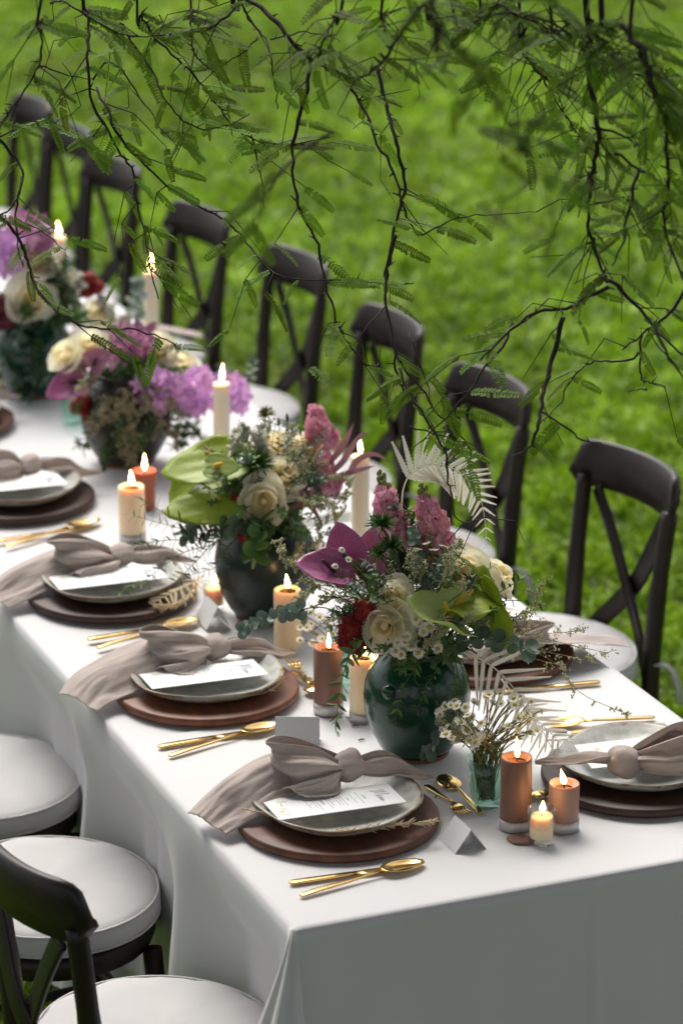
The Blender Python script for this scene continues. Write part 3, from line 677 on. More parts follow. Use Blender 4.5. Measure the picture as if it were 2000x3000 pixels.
def tp(x, y): return on(x, y, ZT)
# left side, right of each guest
cutlery('knife', 'gold knife at the table corner, beside the nearest spoon', tp(665, 2033), tp(962, 1990))
cutlery('spoon', 'large gold spoon at the table corner, closest to the camera', tp(689, 2062), tp(969, 1986))
cutlery('knife', 'gold knife just below the reddest charger', tp(364, 1720), tp(618, 1677))
cutlery('spoon', 'gold spoon touching the blank grey place card', tp(388, 1741), tp(640, 1668))
cutlery('knife', 'blurred gold knife by the third left charger', tp(202, 1473), tp(438, 1434))
cutlery('spoon', 'blurred gold spoon by the third left charger', tp(224, 1492), tp(452, 1427))
cutlery('knife', 'blurred gold knife at the left photo edge', tp(-10, 1248), tp(210, 1212))
cutlery('spoon', 'blurred gold spoon at the left photo edge', tp(14, 1260), tp(226, 1199))
cutlery('fork', 'gold fork with only its handle end showing from under the nearest napkin', tp(492, 1833), tp(492, 1833)+W*.2)
cutlery('spoon', 'dessert spoon lying bowl down above the nearest charger', tp(1104, 1873), tp(1016, 1788), flipb=True)
cutlery('fork', 'dessert fork beside the dessert spoon above the nearest charger', tp(976, 1808), tp(1072, 1878))
cutlery('fork', 'dessert fork with tines up between second charger and brown candle', tp(722, 1592), tp(668, 1520))
cutlery('spoon', 'dessert spoon beside the second dessert fork, touching a brown candle', tp(668, 1545), tp(735, 1598), flipb=True)
cutlery('spoon', 'gold spoon right of the white fern, resting near the right hand charger', tp(1502, 1652), tp(1258, 1672))
cutlery('knife', 'gold knife end peeping past the right hand plate', tp(1526, 1670), tp(1300, 1688))
cutlery('knife', 'gold knife behind the white fern by the lawn side table edge', tp(1376, 1571), tp(1150, 1592))
cutlery('fork', 'gold fork cut by the right photo edge below the dark charger', tp(1490, 1878)+W*.2, tp(1490, 1878))
cutlery('spoon', 'dessert spoon glinting between the two brown candles', tp(1160, 1800), tp(1250, 1838), flipb=True)
# folded name cards
def flat(p, fwd): return frame(Vector((p.x, p.y, ZT)), fwd)
tent_card('blank place card folded open between the nearest charger and three candles', flat(tp(1062, 1938), W), .031, .046, .027)
tent_card('blank grey place card facing the camera behind the nearest napkin', flat(tp(683, 1702), Vector((-.03, -1, 0))), .038, .048, .016)
tent_card('blurred place card in front of the second green jar', flat(tp(488, 1430), W), .033, .05, .024)

# ------------------------------------------------------------------ candles
def flame_mesh(h):
    def mk():
        b = MB(); b.lathe([(.0, 0), (.0024, .0015), (.0044, h*.18), (.0048, h*.30), (.0040, h*.5), (.0024, h*.72), (.0009, h*.92), (0, h)], 12); return b.mesh('flame', 'flame')
    return shared(('flame', h), mk)
def candle(name, label, p, z0, dia, h, wax, label_band=0.0, dish=.008, fl=.034, cat='candle', group=None, lean=0.0, flare=0.0):
    r = dia/2; t = thing(name, label, cat, Vector((p.x, p.y, z0)), group)
    b = MB(); b.lathe([(r*.97, 0), (r, .002), (r, h*.5), (r*(1+flare), h-.004), (r*(.97+flare), h), (r*(.86+flare), h-.001), (r*.72, h-dish*.7), (r*.60, h-dish), (0, h-dish)], 32,
                        wob=lambda a, r_, z: 1+.02*math.sin(3*a+h*90)*(z/h)**2+.012*math.sin(5*a+h*200)*(z/h)**3+.004*math.sin(7*a)); part('wax', b, wax, t)
    if dia > .04:
        q = MB(); q.lathe([(r*.62, h-dish+.0008), (0, h-dish+.0008)], 24); part('melt_pool', q, 'melt', t)
    k = MB(); k.tube([(0, 0, h-dish), (.0005, 0, h-dish+.007), (.002, .0, h-dish+.012)], .0009, 5); part('wick', k, 'wick', t)
    obj('flame', flame_mesh(fl), t, Matrix.Translation((.001, 0, h-dish+.0075)) @ Matrix.Rotation(lean+random.uniform(-.12, .12), 4, 'Y') @ Matrix.Diagonal((random.uniform(.8, 1.15), 1, random.uniform(.8, 1.1), 1)))
    if label_band:
        q = MB(); n_ = 40
        q.grid(lambda a, z: ((r+.0009)*math.cos(2*PI*a), (r+.0009)*math.sin(2*PI*a), .001+z*label_band), n_, 1, True); solid(part('base_band', q, 'silver_label', t), .0006)
    return t
def pat(x, y): return on(x, y, ZT)
CG = 'lit candles on the table'
candle('pillar_candle', 'tall brown pillar candle right of the daisy glass', pat(1183, 1900), ZT, .0505, .123, 'wax_brown', .017, .009, .036, group=CG)
candle('pillar_candle', 'short taupe pillar candle in front of the dark charger', pat(1292, 1902), ZT, .0495, .079, 'wax_taupe', .017, .010, .030, group=CG, lean=-.15)
candle('pillar_candle', 'cream pillar candle glowing beside the second green jar', pat(661, 1490), ZT+.006, .0510, .112, 'wax_cream', 0, .006, .034, group=CG)
candle('pillar_candle', 'brown pillar candle with silver band left of the nearest jar', pat(754, 1634), ZT, .0510, .122, 'wax_brown', .019, .010, .034, group=CG)
candle('pillar_candle', 'cream pillar candle half hidden behind the nearest jar', pat(832, 1652), ZT, .0440, .118, 'wax_cream', .016, .006, .034, group=CG)
candle('pillar_candle', 'blurred cream pillar candle by the green anthuriums', pat(305, 1238), ZT, .0535, .114, 'wax_cream', .014, .006, .030, group=CG)
candle('pillar_candle', 'blurred rust coloured candle behind a cream one', pat(333, 1165), ZT, .046, .082, 'wax_rust', 0, .008, .034, group=CG, flare=.15)
candle('pillar_candle', 'blurred cream candle cut by the left photo edge', pat(-2, 885), ZT, .055, .10, 'wax_cream', 0, .006, .03, group=CG)
for lab, x, y, Y in (('tall ivory candle rising behind the nearest bouquet', 827, 1046, 5.85), ('tall ivory candle in front of the purple blossom', 508, 880, 6.45),
                     ('tall ivory candle beside the fifth lawn side chair', 346, 622, 7.4), ('farthest tall ivory candle near the left photo edge', 136, 543, 7.75)):
    p = at(x, y, Y); candle('tall_candle', lab, p, ZT, .0352, p.z-ZT, 'wax_ivory', 0, .003, .040, group='tall ivory candles')
def tumbler(name, label, p, r0, r1, h, mt, cat='glass', ribs=True, group='glass tumblers'):
    t = thing(name, label, cat, Vector((p.x, p.y, ZT)), group)
    b = MB(); wob = (lambda a, r_, z: 1+(.018*math.cos(10*a) if .012 < z < h*.8 else 0)) if ribs else None
    b.lathe([(r0*.9, 0), (r0, .002), (r0+.001, .012), (lerp(r0, r1, .5), h*.5), (r1, h), (r1-.0022, h+.0005), (lerp(r0, r1, .5)-.0028, h*.5), (r0-.003, .014), (r0*.6, .010), (0, .009)], 40, wob=wob)
    part('tumbler', b, mt, t); return t
def votive(label, p, dia, h, wax='wax_cream'):
    tumbler('votive_glass', label+', its clear glass', p, dia/2*.86, dia/2, h, 'clear_glass', 'votive glass', False)
    candle('votive_candle', label+', the lit wax', p, ZT+.0105, dia*.80, h*.62, wax, 0, .002, .022, 'votive candle', CG)
votive('small clear votive in front of the two brown candles', pat(1242, 1935), .046, .060)
votive('clear votive glowing behind the left brown candle', pat(748, 1575), .05, .075)
votive('blurred votive left of the second green jar', pat(492, 1398), .044, .055)
candle('tea_light', 'flat brown wax puddle at the foot of the tall brown candle', pat(1200, 1935), ZT-.006, .045, .0085, 'wax_brown', fl=.001, dish=.001) if False else None
wp = MB(); wp.lathe([(.020, 0), (.021, .002), (.017, .004), (0, .0045)], 24, wob=lambda a, r_, z: 1+.12*math.sin(2*a)+.05*math.sin(5*a))
thing('wax_puddle', 'hardened brown wax puddle at the foot of the tall candle', 'wax puddle', frame(pat(1196, 1930), W), data=wp.mesh('wax_puddle', 'wax_brown'))

# ------------------------------------------------------------------ jars
def jar(label, p, dia, h, mt, lug=True):
    t = thing('glazed_jar', label, 'jar', Vector((p.x, p.y, ZT)), 'dark glazed flower jars'); r = dia/2
    b = MB(); pr = [(.60, .03), (.72, .10), (.88, .25), (.975, .42), (1.0, .55), (.97, .68), (.87, .80), (.72, .89), (.60, .935), (.57, .965), (.61, .99), (.60, 1.0), (.55, .995), (.52, .95), (.60, .85), (.7, .7)]
    b.lathe([(a*r, z*h) for a, z in pr], 64, wob=lambda a, r_, z: 1+.006*math.sin(2*a+z*30)+.003*math.sin(z*260)); part('body', b, mt, t)
    f = MB(); f.lathe([(r*.55, 0), (r*.605, .001), (r*.615, .004), (r*.60, h*.032)], 48); part('foot', f, 'clay', t)
    if lug:
        k = MB(); k.ball((0, 0, 0), .013, 14, 10, (1, .6, 1)); k.lathe([(.006, .0), (.0, .001)], 10)
        a = R(-125); zz = h*.70; rr_ = r*.955
        part('lug', k, mt, t, Matrix.Translation((math.cos(a)*rr_, math.sin(a)*rr_, zz)) @ Matrix.Rotation(a+PI/2, 4, 'Z'))
    return t
V1 = on(956, 1733); V2 = on(612, 1418); V3 = on(292, 1062); V4 = on(78, 906)
jar('glossy dark green jar nearest the camera with a clay foot', V1, .182, .195, 'jar_glaze')
jar('dull green jar second from the camera, green anthuriums above it', V2, .196, .205, 'jar_glaze_dull', False)
jar('brown green jar veiled by dried blush filler flowers', V3, .20, .20, 'jar_brown', False)
jar('farthest blurred green jar near the left photo edge', V4, .19, .19, 'jar_glaze', False)
MOUTH = {1: V1+Vector((0, 0, .185)), 2: V2+Vector((0, 0, .195)), 3: V3+Vector((0, 0, .19)), 4: V4+Vector((0, 0, .18))}
YV = {1: V1.y, 2: V2.y, 3: V3.y, 4: V4.y}

# ------------------------------------------------------------------ flowers
def stem_to(b_, p, n=8, sag=0.04):
    root = MOUTH[b_]+Vector((random.uniform(-.03, .03), random.uniform(-.03, .03), -.03)); mid = root.lerp(p, .5)+Vector((0, 0, sag)); return bez(root, mid, p, n)
def petal(o, mt):
    def mk():
        b = MB(); rmax = .26+.74*o; zt = 1.12-.62*o**1.6; hw = R(74-10*o)
        def f(a, t):
            s = 2*a-1; te = t*(1-.20*s*s*t); ang = s*hw*(1-.25*t*t*(s*s))
            r = .10+(rmax-.10)*math.sin(PI/2*min(1, te*1.12)); z = zt*te**(1.0+.5*o)
            lip = max(0, (te-.72)/.28); r += (.05+.17*o)*lip*lip; z -= (.05+.14*o)*lip*lip
            r *= 1+.035*math.sin(7*s+o*9)*t; z += .03*math.sin(5*s+o*4)*t
            return (r*math.sin(ang), -r*math.cos(ang), z)
        b.grid(f, 8, 6); return b.mesh('petal', mt)
    return shared(('petal', o, mt), mk)
def rose(b_, label, p, dr, R_, outer='petal_cream', heart='petal_heart', n=20, stem=True, cat='rose', open_=1.0):
    dr = dr.normalized(); path = stem_to(b_, p-dr*R_*.4); t = thing('garden_rose', label, cat, p, 'cream garden roses')
    if stem: sb = MB(); sb.tube([q-p for q in path], .0022, 5); part('stem', sb, 'stem_green', t)
    x = dr.orthogonal(); base = Matrix((x, dr.cross(x), dr)).transposed().to_4x4()
    levels = [0, .12, .28, .45, .62, .8, 1.0]
    for i in range(n):
        f = i/(n-1); o = levels[min(6, int(f*6.99*open_))]
        m = base @ Matrix.Rotation(i*R(137.5)+random.uniform(-.2, .2), 4, 'Z') @ Matrix.Rotation(random.uniform(-.10, .10), 4, 'X') @ Matrix.Scale(R_*random.uniform(.93, 1.05), 4)
        m = Matrix.Translation(-dr*R_*.45) @ m
        obj('petal', petal(o, heart if f < .42 else outer), t, m)
    hb = MB(); hb.ball((0, 0, 0), R_*.20, 10, 7); part('heart', hb, heart, t, Matrix.Translation(dr*R_*.22))
    sp = MB(); sp.ball((0, 0, 0), R_*.22, 8, 5); part('calyx', sp, 'stem_green', t, Matrix.Translation(-dr*R_*.45))
    return t
def spathe_mesh(mt, wave=0.0, cup=.12, fold=.1):
    def mk():
        b = MB(); tab = [(0, 1.0), (10, .90), (22, .78), (40, .64), (65, .54), (90, .51), (120, .52), (145, .50), (162, .42), (174, .26), (180, .12)]
        def rad(th):
            d = abs(math.degrees(th)); 
            for (a0, r0), (a1, r1) in zip(tab, tab[1:]):
                if a0 <= d <= a1: k = (d-a0)/(a1-a0); return lerp(r0, r1, k)
            return .12
        def f(a, t):
            th = (a*2-1)*PI; r = rad(th)*t; x = r*math.sin(th); y = r*math.cos(th)
            z = cup*t*t*(.3+.7*math.sin(th)**2)-fold*max(0, y)**2+wave*math.sin(5*th+.6)*t**3+.015*math.cos(x*26)*t-.05*max(0, -y)
            return (x, y, z)
        b.grid(f, 44, 8, True); return b.mesh('spathe', mt)
    return shared(('spathe', mt, wave, cup, fold), mk)
def anthurium(b_, label, p, tip, n, size, mt, spad='spadix_gold', wave=0.0, cup=.15, fold=.12, sl=.55):
    path = stem_to(b_, p, sag=.03); t = thing('anthurium', label, 'anthurium', p, 'waxy anthurium blooms')
    sb = MB(); sb.tube([q-p for q in path], .003, 6); part('stem', sb, 'stem_green', t)
    solid(obj('spathe', spathe_mesh(mt, wave, cup, fold), t, basis(Vector((0, 0, 0)), tip, n, size)), .009)
    d = (tip.normalized()*.75+n.normalized()*.75).normalized(); k = MB(); k.tube([d*size*sl*q for q in (0, .25, .6, .9, 1)], [.0042, .0045, .0038, .003, .001], 8); part('spadix', k, spad, t)
    return t
def floret_mesh(mt, lobes=5, deep=.45, lob=.13):
    def mk():
        b = MB()
        def f(a, t):
            th = 2*PI*a; r = (.12+.88*t)*(1+lob*math.cos(lobes*th)*t); z = deep*(t**1.4)-(.28*max(0, t-.6)*2)+.08*math.sin(2*lobes*th)*t
            return (r*math.cos(th), r*math.sin(th), z)
        b.grid(f, 20, 4, True); return b.mesh('floret', mt)
    return shared(('floret', mt, lobes, deep, lob), mk)
def snapdragon(b_, label, base, top, n=26, R_=.0150, bot=.036, mt='snap_pink', buds=True):
    t = thing('snapdragon', label, 'snapdragon', base, 'pink snapdragon spikes'); ax = (top-base); d = ax.normalized(); x = d.orthogonal()
    path = stem_to(b_, base, sag=.02); sb = MB(); sb.tube([q-base for q in path], .0025, 5); sb.tube([ax*k for k in (0, .5, 1)], [.0025, .002, .001], 5); part('stem', sb, 'stem_green', t)
    for i in range(n):
        f = i/n; a = i*R(137.5); o = (Matrix.Rotation(a, 3, d) @ x).normalized()
        rad = bot*(1-.62*f)*random.uniform(.6, 1); s = R_*(1.15-.65*f)*random.uniform(.85, 1.15)
        if f > .74 and buds:
            if 'bud' not in CACHE: bb = MB(); bb.ball((0, 0, 0), 1, 7, 5, (.8, .8, 1.2)); CACHE['bud'] = bb.mesh('bud', 'snap_bud')
            obj('bud', CACHE['bud'], t, Matrix.Translation(ax*f+o*rad*.5) @ Matrix.Scale(s*.62, 4)); continue
        z = (o*1.0+d*.15+rv(.35)).normalized(); y = z.orthogonal()
        m = Matrix((y, z.cross(y), z)).transposed().to_4x4() @ Matrix.Rotation(random.uniform(0, 6), 4, 'Z') @ Matrix.Scale(s, 4)
        obj('floret', floret_mesh(mt), t, Matrix.Translation(ax*f+o*rad*.72) @ m)
    return t
def bristle_ball(b_, label, p, lobes, r, n=420, mt='red_bristle', name='bristle_flower', cat='red flower'):
    t = thing(name, label, cat, p, 'furry red seed heads'); path = stem_to(b_, p); sb = MB(); sb.tube([q-p for q in path], .002, 5); part('stem', sb, 'stem_brown', t)
    for c in lobes:
        c = Vector(c)-p; b = MB(); b.ball(c, r*.8, 12, 8)
        for _ in range(n):
            q = rv(1).normalized(); s = q.orthogonal()*.0011; s2 = q.cross(s); a = c+q*r*.78; e = c+(q+rv(.12))*r*random.uniform(1.0, 1.22)
            b.add([a+s, a-s*.5+s2, a-s*.5-s2, e], [(0, 1, 3), (1, 2, 3), (2, 0, 3)])
        part('seed_pod', b, mt, t)
    return t
def leaf_mesh(kind, mt):
    def mk():
        b = MB()
        if kind == 'round':
            def f(a, t): th = 2*PI*a; return (.5*t*math.sin(th), .5-.5*t*math.cos(th), .10*(t*t)-.02)
            b.grid(f, 14, 2, True)
        else:
            wd = {'lance': .17, 'oval': .27, 'willow': .085, 'blade': .05}[kind]
            def f(a, t):
                s = 2*a-1; w_ = wd*math.sin(PI*t**.8)**.8 if 0 < t < 1 else .004
                return (s*w_, t, .25*wd*abs(s)*1.3-.16*t*t)
            b.grid(f, 2, 6)
        return b.mesh('leaf', mt)
    return shared(('leaf', kind, mt), mk)
def sprig(label, path, kind='lance', mt='leaf_mid', n=14, size=.03, stem='stem_green', pairs=True, spread=65, group='leafy green sprigs', cat='leaf sprig', taper=.5, face=None, name='leaf_sprig', joined=False, start=.15, sub=6):
    P = cr_spline(path, sub); m = len(P)-1; t = thing(name, label, cat, P[0], group)
    b = MB(); b.tube([p-P[0] for p in P], [.0013*(1-.6*i/m) for i in range(m+1)], 4); part('stem', b, stem, t)
    jm = MB() if joined else None; src = leaf_mesh(kind, mt)
    for i in range(n):
        a = start+(1-start)*i/(n-1); k = a*m; j = min(int(k), m-1); p = P[j].lerp(P[j+1], k-j)-P[0]; d = (P[j+1]-P[j]).normalized()
        x = d.orthogonal(); ro = Matrix.Rotation(i*R(90 if pairs else 137.5)+random.uniform(-.5, .5), 3, d); x = (ro @ x).normalized()
        for s in ((1, -1) if pairs else (1,)):
            th = R(spread+random.uniform(-15, 15)); dd = (d*math.cos(th)+x*s*math.sin(th)); nn = face+rv(.5) if face is not None else d+rv(.4)+Vector((0, 0, .5))
            M_ = basis(p, dd, nn, size*(1-taper*a)*random.uniform(.8, 1.15))
            if joined:
                jm.add([M_ @ v.co for v in src.vertices], [tuple(pl.vertices) for pl in src.polygons])
            else: obj('leaf', src, t, M_)
    if i >= 0: obj('leaf', src, t, basis(P[-1]-P[0], P[-1]-P[-2], Vector((0, 0, 1)), size*(1-taper)))
    if joined: f_ = obj('foliage', jm.mesh('foliage', mt), t); f_['kind'] = 'stuff'
    return t
def wispy(label, path, mt='bud_pale', twigs=16, L=.05, bud=.0022, nb=7, stem='stem_straw', group='wispy filler sprays', cat='filler spray', start=.3, name='wispy_spray', droop=0.0):
    P = cr_spline(path, 6); m = len(P)-1; t = thing(name, label, cat, P[0], group)
    b = MB(); b.tube([p-P[0] for p in P], [.0011*(1-.6*i/m) for i in range(m+1)], 4); h = MB()
    for i in range(twigs):
        a = start+(1-start)*random.random(); k = a*m; j = min(int(k), m-1); p = P[j].lerp(P[j+1], k-j)-P[0]; d = (P[j+1]-P[j]).normalized()
        e = (d*.9+rv(.9)+Vector((0, 0, -droop))).normalized(); l_ = L*random.uniform(.5, 1.1)*(1.2-.7*a); q = [p, p+e*l_*.5+rv(l_*.06), p+e*l_+rv(l_*.1)]
        b.tube(q, [.0006, .0005, .0003], 3)
        for k2 in range(nb):
            c = q[0].lerp(q[1], random.random()) if k2 < nb*.3 else q[1].lerp(q[2], random.random()); c = c+rv(L*.10); r_ = bud*random.uniform(.6, 1.3)
            h.add([c+Vector((r_, 0, 0)), c-Vector((r_, 0, 0)), c+Vector((0, r_, 0)), c-Vector((0, r_, 0)), c+Vector((0, 0, r_*1.4)), c-Vector((0, 0, r_*1.4))],
                  [(0, 2, 4), (2, 1, 4), (1, 3, 4), (3, 0, 4), (2, 0, 5), (1, 2, 5), (3, 1, 5), (0, 3, 5)])
    part('stem', b, stem, t); q = part('bud_cluster', h, mt, t); q['kind'] = 'stuff'
    return t
def pom(b_, label, p, d, r, n=150, mt='pom_green'):
    t = thing('papyrus_head', label, 'papyrus', p, 'spiky green heads'); path = stem_to(b_, p); sb = MB(); sb.tube([q-p for q in path], .0018, 5); part('stem', sb, 'stem_green', t)
    b = MB()
    for _ in range(n):
        q = (rv(1).normalized()+d.normalized()*.8).normalized(); s = q.orthogonal()*.0009; e = q*r*random.uniform(.8, 1.1)-Vector((0, 0, r*.12))
        b.add([s, -s, q*r*.5-s*.9, q*r*.5+s*.9, e], [(0, 1, 2, 3), (3, 2, 4)])
    part('bracts', b, mt, t); return t
def daisy_parts():
    if 'daisy' in CACHE: return CACHE['daisy']
    out = []
    for v in range(3):
        b = MB(); n = 13
        for i in range(n):
            a = 2*PI*i/n+random.uniform(-.08, .08); L = random.uniform(.85, 1.08); dz = (.10, -.15, .45)[v]+random.uniform(-.1, .1); wd = .17
            c, s = math.cos(a), math.sin(a)
            b.add([(c*.25-s*.06, s*.25+c*.06, 0), (c*.25+s*.06, s*.25-c*.06, 0), (c*.75*L+s*wd, s*.75*L-c*wd, dz*.6), (c*L, s*L, dz), (c*.75*L-s*wd, s*.75*L+c*wd, dz*.6)], [(0, 1, 2, 3, 4)])
        e = MB(); e.ball((0, 0, .05), .36, 9, 6, (1, 1, .7)); out.append((b.mesh('ray_florets', 'daisy_white', False), e.mesh('flower_centre', 'daisy_eye')))
    CACHE['daisy'] = out; return out
def daisy(label, root, p, d, r, stem='stem_straw', group='small white daisies', cat='daisy'):
    t = thing('daisy', label, cat, p, group); d = d.normalized(); b = MB(); b.tube([q-p for q in bez(root, root.lerp(p, .55)+Vector((0, 0, .01))+rv(.008), p-d*.001, 6)], .0010, 4); part('stem', b, stem, t)
    x = d.orthogonal(); m = Matrix((x, d.cross(x), d)).transposed().to_4x4() @ Matrix.Rotation(random.uniform(0, 6), 4, 'Z') @ Matrix.Scale(r, 4)
    a, e = random.choice(daisy_parts()); obj('ray_florets', a, t, m); obj('flower_centre', e, t, m)
    return t
def strap(b_, label, pts, wd=.012, mt='blade_pink'):
    path = [MOUTH[b_]+Vector((0, 0, -.02))]+pts; P = cr_spline(path, 7); m = len(P)-1; t = thing('strap_leaf', label, 'strap leaf', P[0], 'pink strap leaves'); b = MB()
    def f(a, s):
        i = min(int(round(s*m)), m); d = (P[min(i+1, m)]-P[max(i-1, 0)]).normalized(); x = d.cross(Vector((0, -1, .35))).normalized(); w_ = wd*(.35+.65*math.sin(PI*min(1, s*.92+.08)))*(1-s**6); q = 2*a-1
        return P[i]-P[0]+x*q*w_+Vector((0, 0, 1))*abs(q)*w_*.35
    b.grid(f, 4, m); part('blade', b, mt, t); return t
CAMD = Vector((0, -1, .34))
def B(b_, x, y, off): return at(x, y, YV[b_]+off)

# nearest bouquet ---------------------------------------------------
rose(1, 'cream rose above the furry red pods, facing left and up', B(1, 903, 1376, -.085), Vector((-.25, -.8, .65)), .035)
rose(1, 'cream rose right beside the furry red pods, lowest of the nearest bouquet', B(1, 886, 1436, -.10), Vector((-.35, -.95, .1)), .035, n=18)
rose(1, 'largest cream rose with peach heart at the top right of the nearest bouquet', B(1, 1074, 1318, -.03), Vector((.05, -.75, .75)), .041, n=24)
rose(1, 'cream rose tucked behind the upright daisies of the nearest bouquet', B(1, 1002, 1284, .03), Vector((-.1, -.5, .9)), .036)
rose(1, 'cream rose at the right flank of the nearest bouquet, facing the lawn', B(1, 1140, 1326, .0), Vector((.7, -.3, .6)), .036)
bristle_ball(1, 'furry dark red pods left of the nearest cream roses', B(1, 818, 1430, -.085), [B(1, 836, 1398, -.09), B(1, 805, 1440, -.09), B(1, 845, 1432, -.07), B(1, 815, 1478, -.08), B(1, 862, 1405, -.07), B(1, 800, 1468, -.07)], .021, 360)
anthurium(1, 'pale green anthurium with white veins in the nearest bouquet', B(1, 1040, 1432, -.11), Vector((-.86, -.1, .50)), Vector((.42, -.42, .80)), .092, 'spathe_pale', cup=.42, wave=.06)
anthurium(1, 'wavy lime anthurium edge-on in the nearest bouquet', B(1, 1045, 1388, -.09), Vector((.95, -.3, .05)), Vector((-.05, -.30, 1)), .086, 'spathe_lime', wave=.12, cup=.12)
anthurium(1, 'dark lime anthurium at the right of the nearest bouquet', B(1, 1118, 1372, -.07), Vector((.40, -.3, -.9)), Vector((-.60, -.70, .35)), .090, 'spathe_green', cup=.40, wave=.05)
anthurium(1, 'glossy green anthurium standing behind the wavy one', B(1, 1100, 1395, -.05), Vector((.05, -.1, .95)), Vector((-.5, -.8, .2)), .078, 'spathe_green', cup=.2)
anthurium(1, 'upright purple anthurium at the left of the nearest bouquet', B(1, 812, 1300, -.02), Vector((-.35, .0, .95)), Vector((-.25, -.95, .1)), .082, 'spathe_purple', 'spadix_dark', cup=.22)
anthurium(1, 'purple anthurium reaching left over the cream candle', B(1, 768, 1312, -.06), Vector((-.93, -.1, .28)), Vector((.1, -.6, .8)), .068, 'spathe_purple', 'spadix_dark', cup=.24)
anthurium(1, 'paler purple anthurium tucked between spike and papyrus', B(1, 852, 1292, .0), Vector((.05, .0, 1)), Vector((-.35, -.9, .1)), .062, 'spathe_pink', 'spadix_dark', cup=.22)
snapdragon(1, 'pink snapdragon spike beside the tall ivory candle', B(1, 908, 1250, .02), B(1, 872, 1078, .04), 34)
snapdragon(1, 'pink snapdragon spike in front of the white fern', B(1, 1000, 1255, .03), B(1, 968, 1108, .04), 34)
pom(1, 'spiky green papyrus head upper of two in the nearest bouquet', B(1, 876, 1206, -.05), Vector((-.1, -.4, .9)), .030)
pom(1, 'spiky green papyrus head lower of two in the nearest bouquet', B(1, 898, 1256, -.07), Vector((0, -.5, .9)), .032)
pom(1, 'small green papyrus head by the purple anthurium', B(1, 872, 1272, -.07), Vector((-.4, -.5, .6)), .022, 90)
fern('bleached_fern', 'large bleached white fern arching right above the nearest bouquet', [MOUTH[1], B(1, 925, 1210, .05), B(1, 932, 1105, .06), B(1, 985, 1066, .07), B(1, 1055, 1085, .075), B(1, 1104, 1150, .075), B(1, 1118, 1258, .07)], Vector((.15, -1, .3)), .064, 21, group='bleached ferns', teeth=11, wd=.10, start=.36)
fern('bleached_fern', 'bleached fern with long toothed fingers fanning right of the nearest jar', [MOUTH[1], B(1, 1060, 1500, -.07), B(1, 1135, 1535, -.09), B(1, 1205, 1615, -.10), B(1, 1262, 1710, -.10), B(1, 1295, 1790, -.10)], Vector((-.1, -1, .45)), .082, 15, group='bleached ferns', teeth=22, wd=.055, start=.28, ang=66)
fern('bleached_fern', 'small bleached fern touching the dark right hand charger', [B(1, 1150, 1560, -.02), B(1, 1200, 1620, -.04), B(1, 1270, 1690, -.06), B(1, 1330, 1745, -.07)], Vector((0, -.8, .6)), .042, 12, group='bleached ferns', teeth=10, wd=.10, start=.3)
sprig('silver dollar eucalyptus standing at the centre of the nearest bouquet', [MOUTH[1], B(1, 966, 1350, -.06), B(1, 962, 1285, -.06), B(1, 950, 1225, -.05)], 'round', 'leaf_euc', 12, .021, face=Vector((0, -1, .3)), taper=.35, group='eucalyptus sprigs')
sprig('round leaved eucalyptus pointing right under the dark lime anthurium', [B(1, 1030, 1500, -.06), B(1, 1090, 1466, -.10), B(1, 1150, 1474, -.11), B(1, 1208, 1492, -.12)], 'round', 'leaf_euc', 9, .026, face=Vector((0, -1, .4)), taper=.15, group='eucalyptus sprigs')
sprig('eucalyptus sprig trailing left across the cream candle', [B(1, 860, 1470, -.06), B(1, 760, 1400, -.08), B(1, 680, 1402, -.05), B(1, 610, 1420, -.03), B(1, 556, 1446, -.02)], 'round', 'leaf_silver', 15, .018, face=Vector((0, -1, .2)), taper=.1, group='eucalyptus sprigs', start=.45)
sprig('lance leaved sprig hanging in front of the brown banded candle', [B(1, 860, 1500, -.06), B(1, 815, 1490, -.14), B(1, 785, 1560, -.15), B(1, 772, 1655, -.15)], 'lance', 'leaf_mid', 12, .026, taper=.15, spread=55)
sprig('bright trailing sprig down the front of the nearest jar', [B(1, 960, 1500, -.08), B(1, 955, 1530, -.12), B(1, 925, 1580, -.125), B(1, 910, 1645, -.125)], 'lance', 'leaf_bright', 9, .022, taper=.2, spread=55)
sprig('dark trailing sprig down the middle of the nearest jar', [B(1, 1000, 1500, -.08), B(1, 1000, 1540, -.12), B(1, 975, 1580, -.125), B(1, 962, 1625, -.125)], 'oval', 'leaf_dark', 8, .020, taper=.2, spread=60)
sprig('round eucalyptus drooping at the foot of the nearest jar', [B(1, 1040, 1500, -.07), B(1, 1055, 1590, -.13), B(1, 1020, 1660, -.13), B(1, 978, 1735, -.12)], 'round', 'leaf_euc', 9, .019, face=Vector((0, -1, .3)), taper=.1, group='eucalyptus sprigs', start=.5)
sprig('fresh sprig hanging at the right front of the nearest jar', [B(1, 1010, 1490, -.08), B(1, 1040, 1540, -.12), B(1, 1045, 1620, -.13), B(1, 1035, 1690, -.13)], 'lance', 'leaf_mid', 9, .02, taper=.2)
for i, (a, b_, c, k) in enumerate((((1060, 1400), (1130, 1370), (1195, 1330), 'oval'), ((1080, 1420), (1160, 1380), (1235, 1388), 'oval'), ((1090, 1430), (1150, 1400), (1180, 1425), 'oval'))):
    sprig(('dark oval leaved sprig rising right of the cream roses', 'dark oval leaved sprig reaching furthest right over the lawn', 'short dark sprig under the right hand rose')[i], [MOUTH[1], B(1, *a, -.03), B(1, *b_, -.04), B(1, *c, -.04)], k, 'leaf_dark', 10, .021, pairs=False, taper=.3, start=.5)
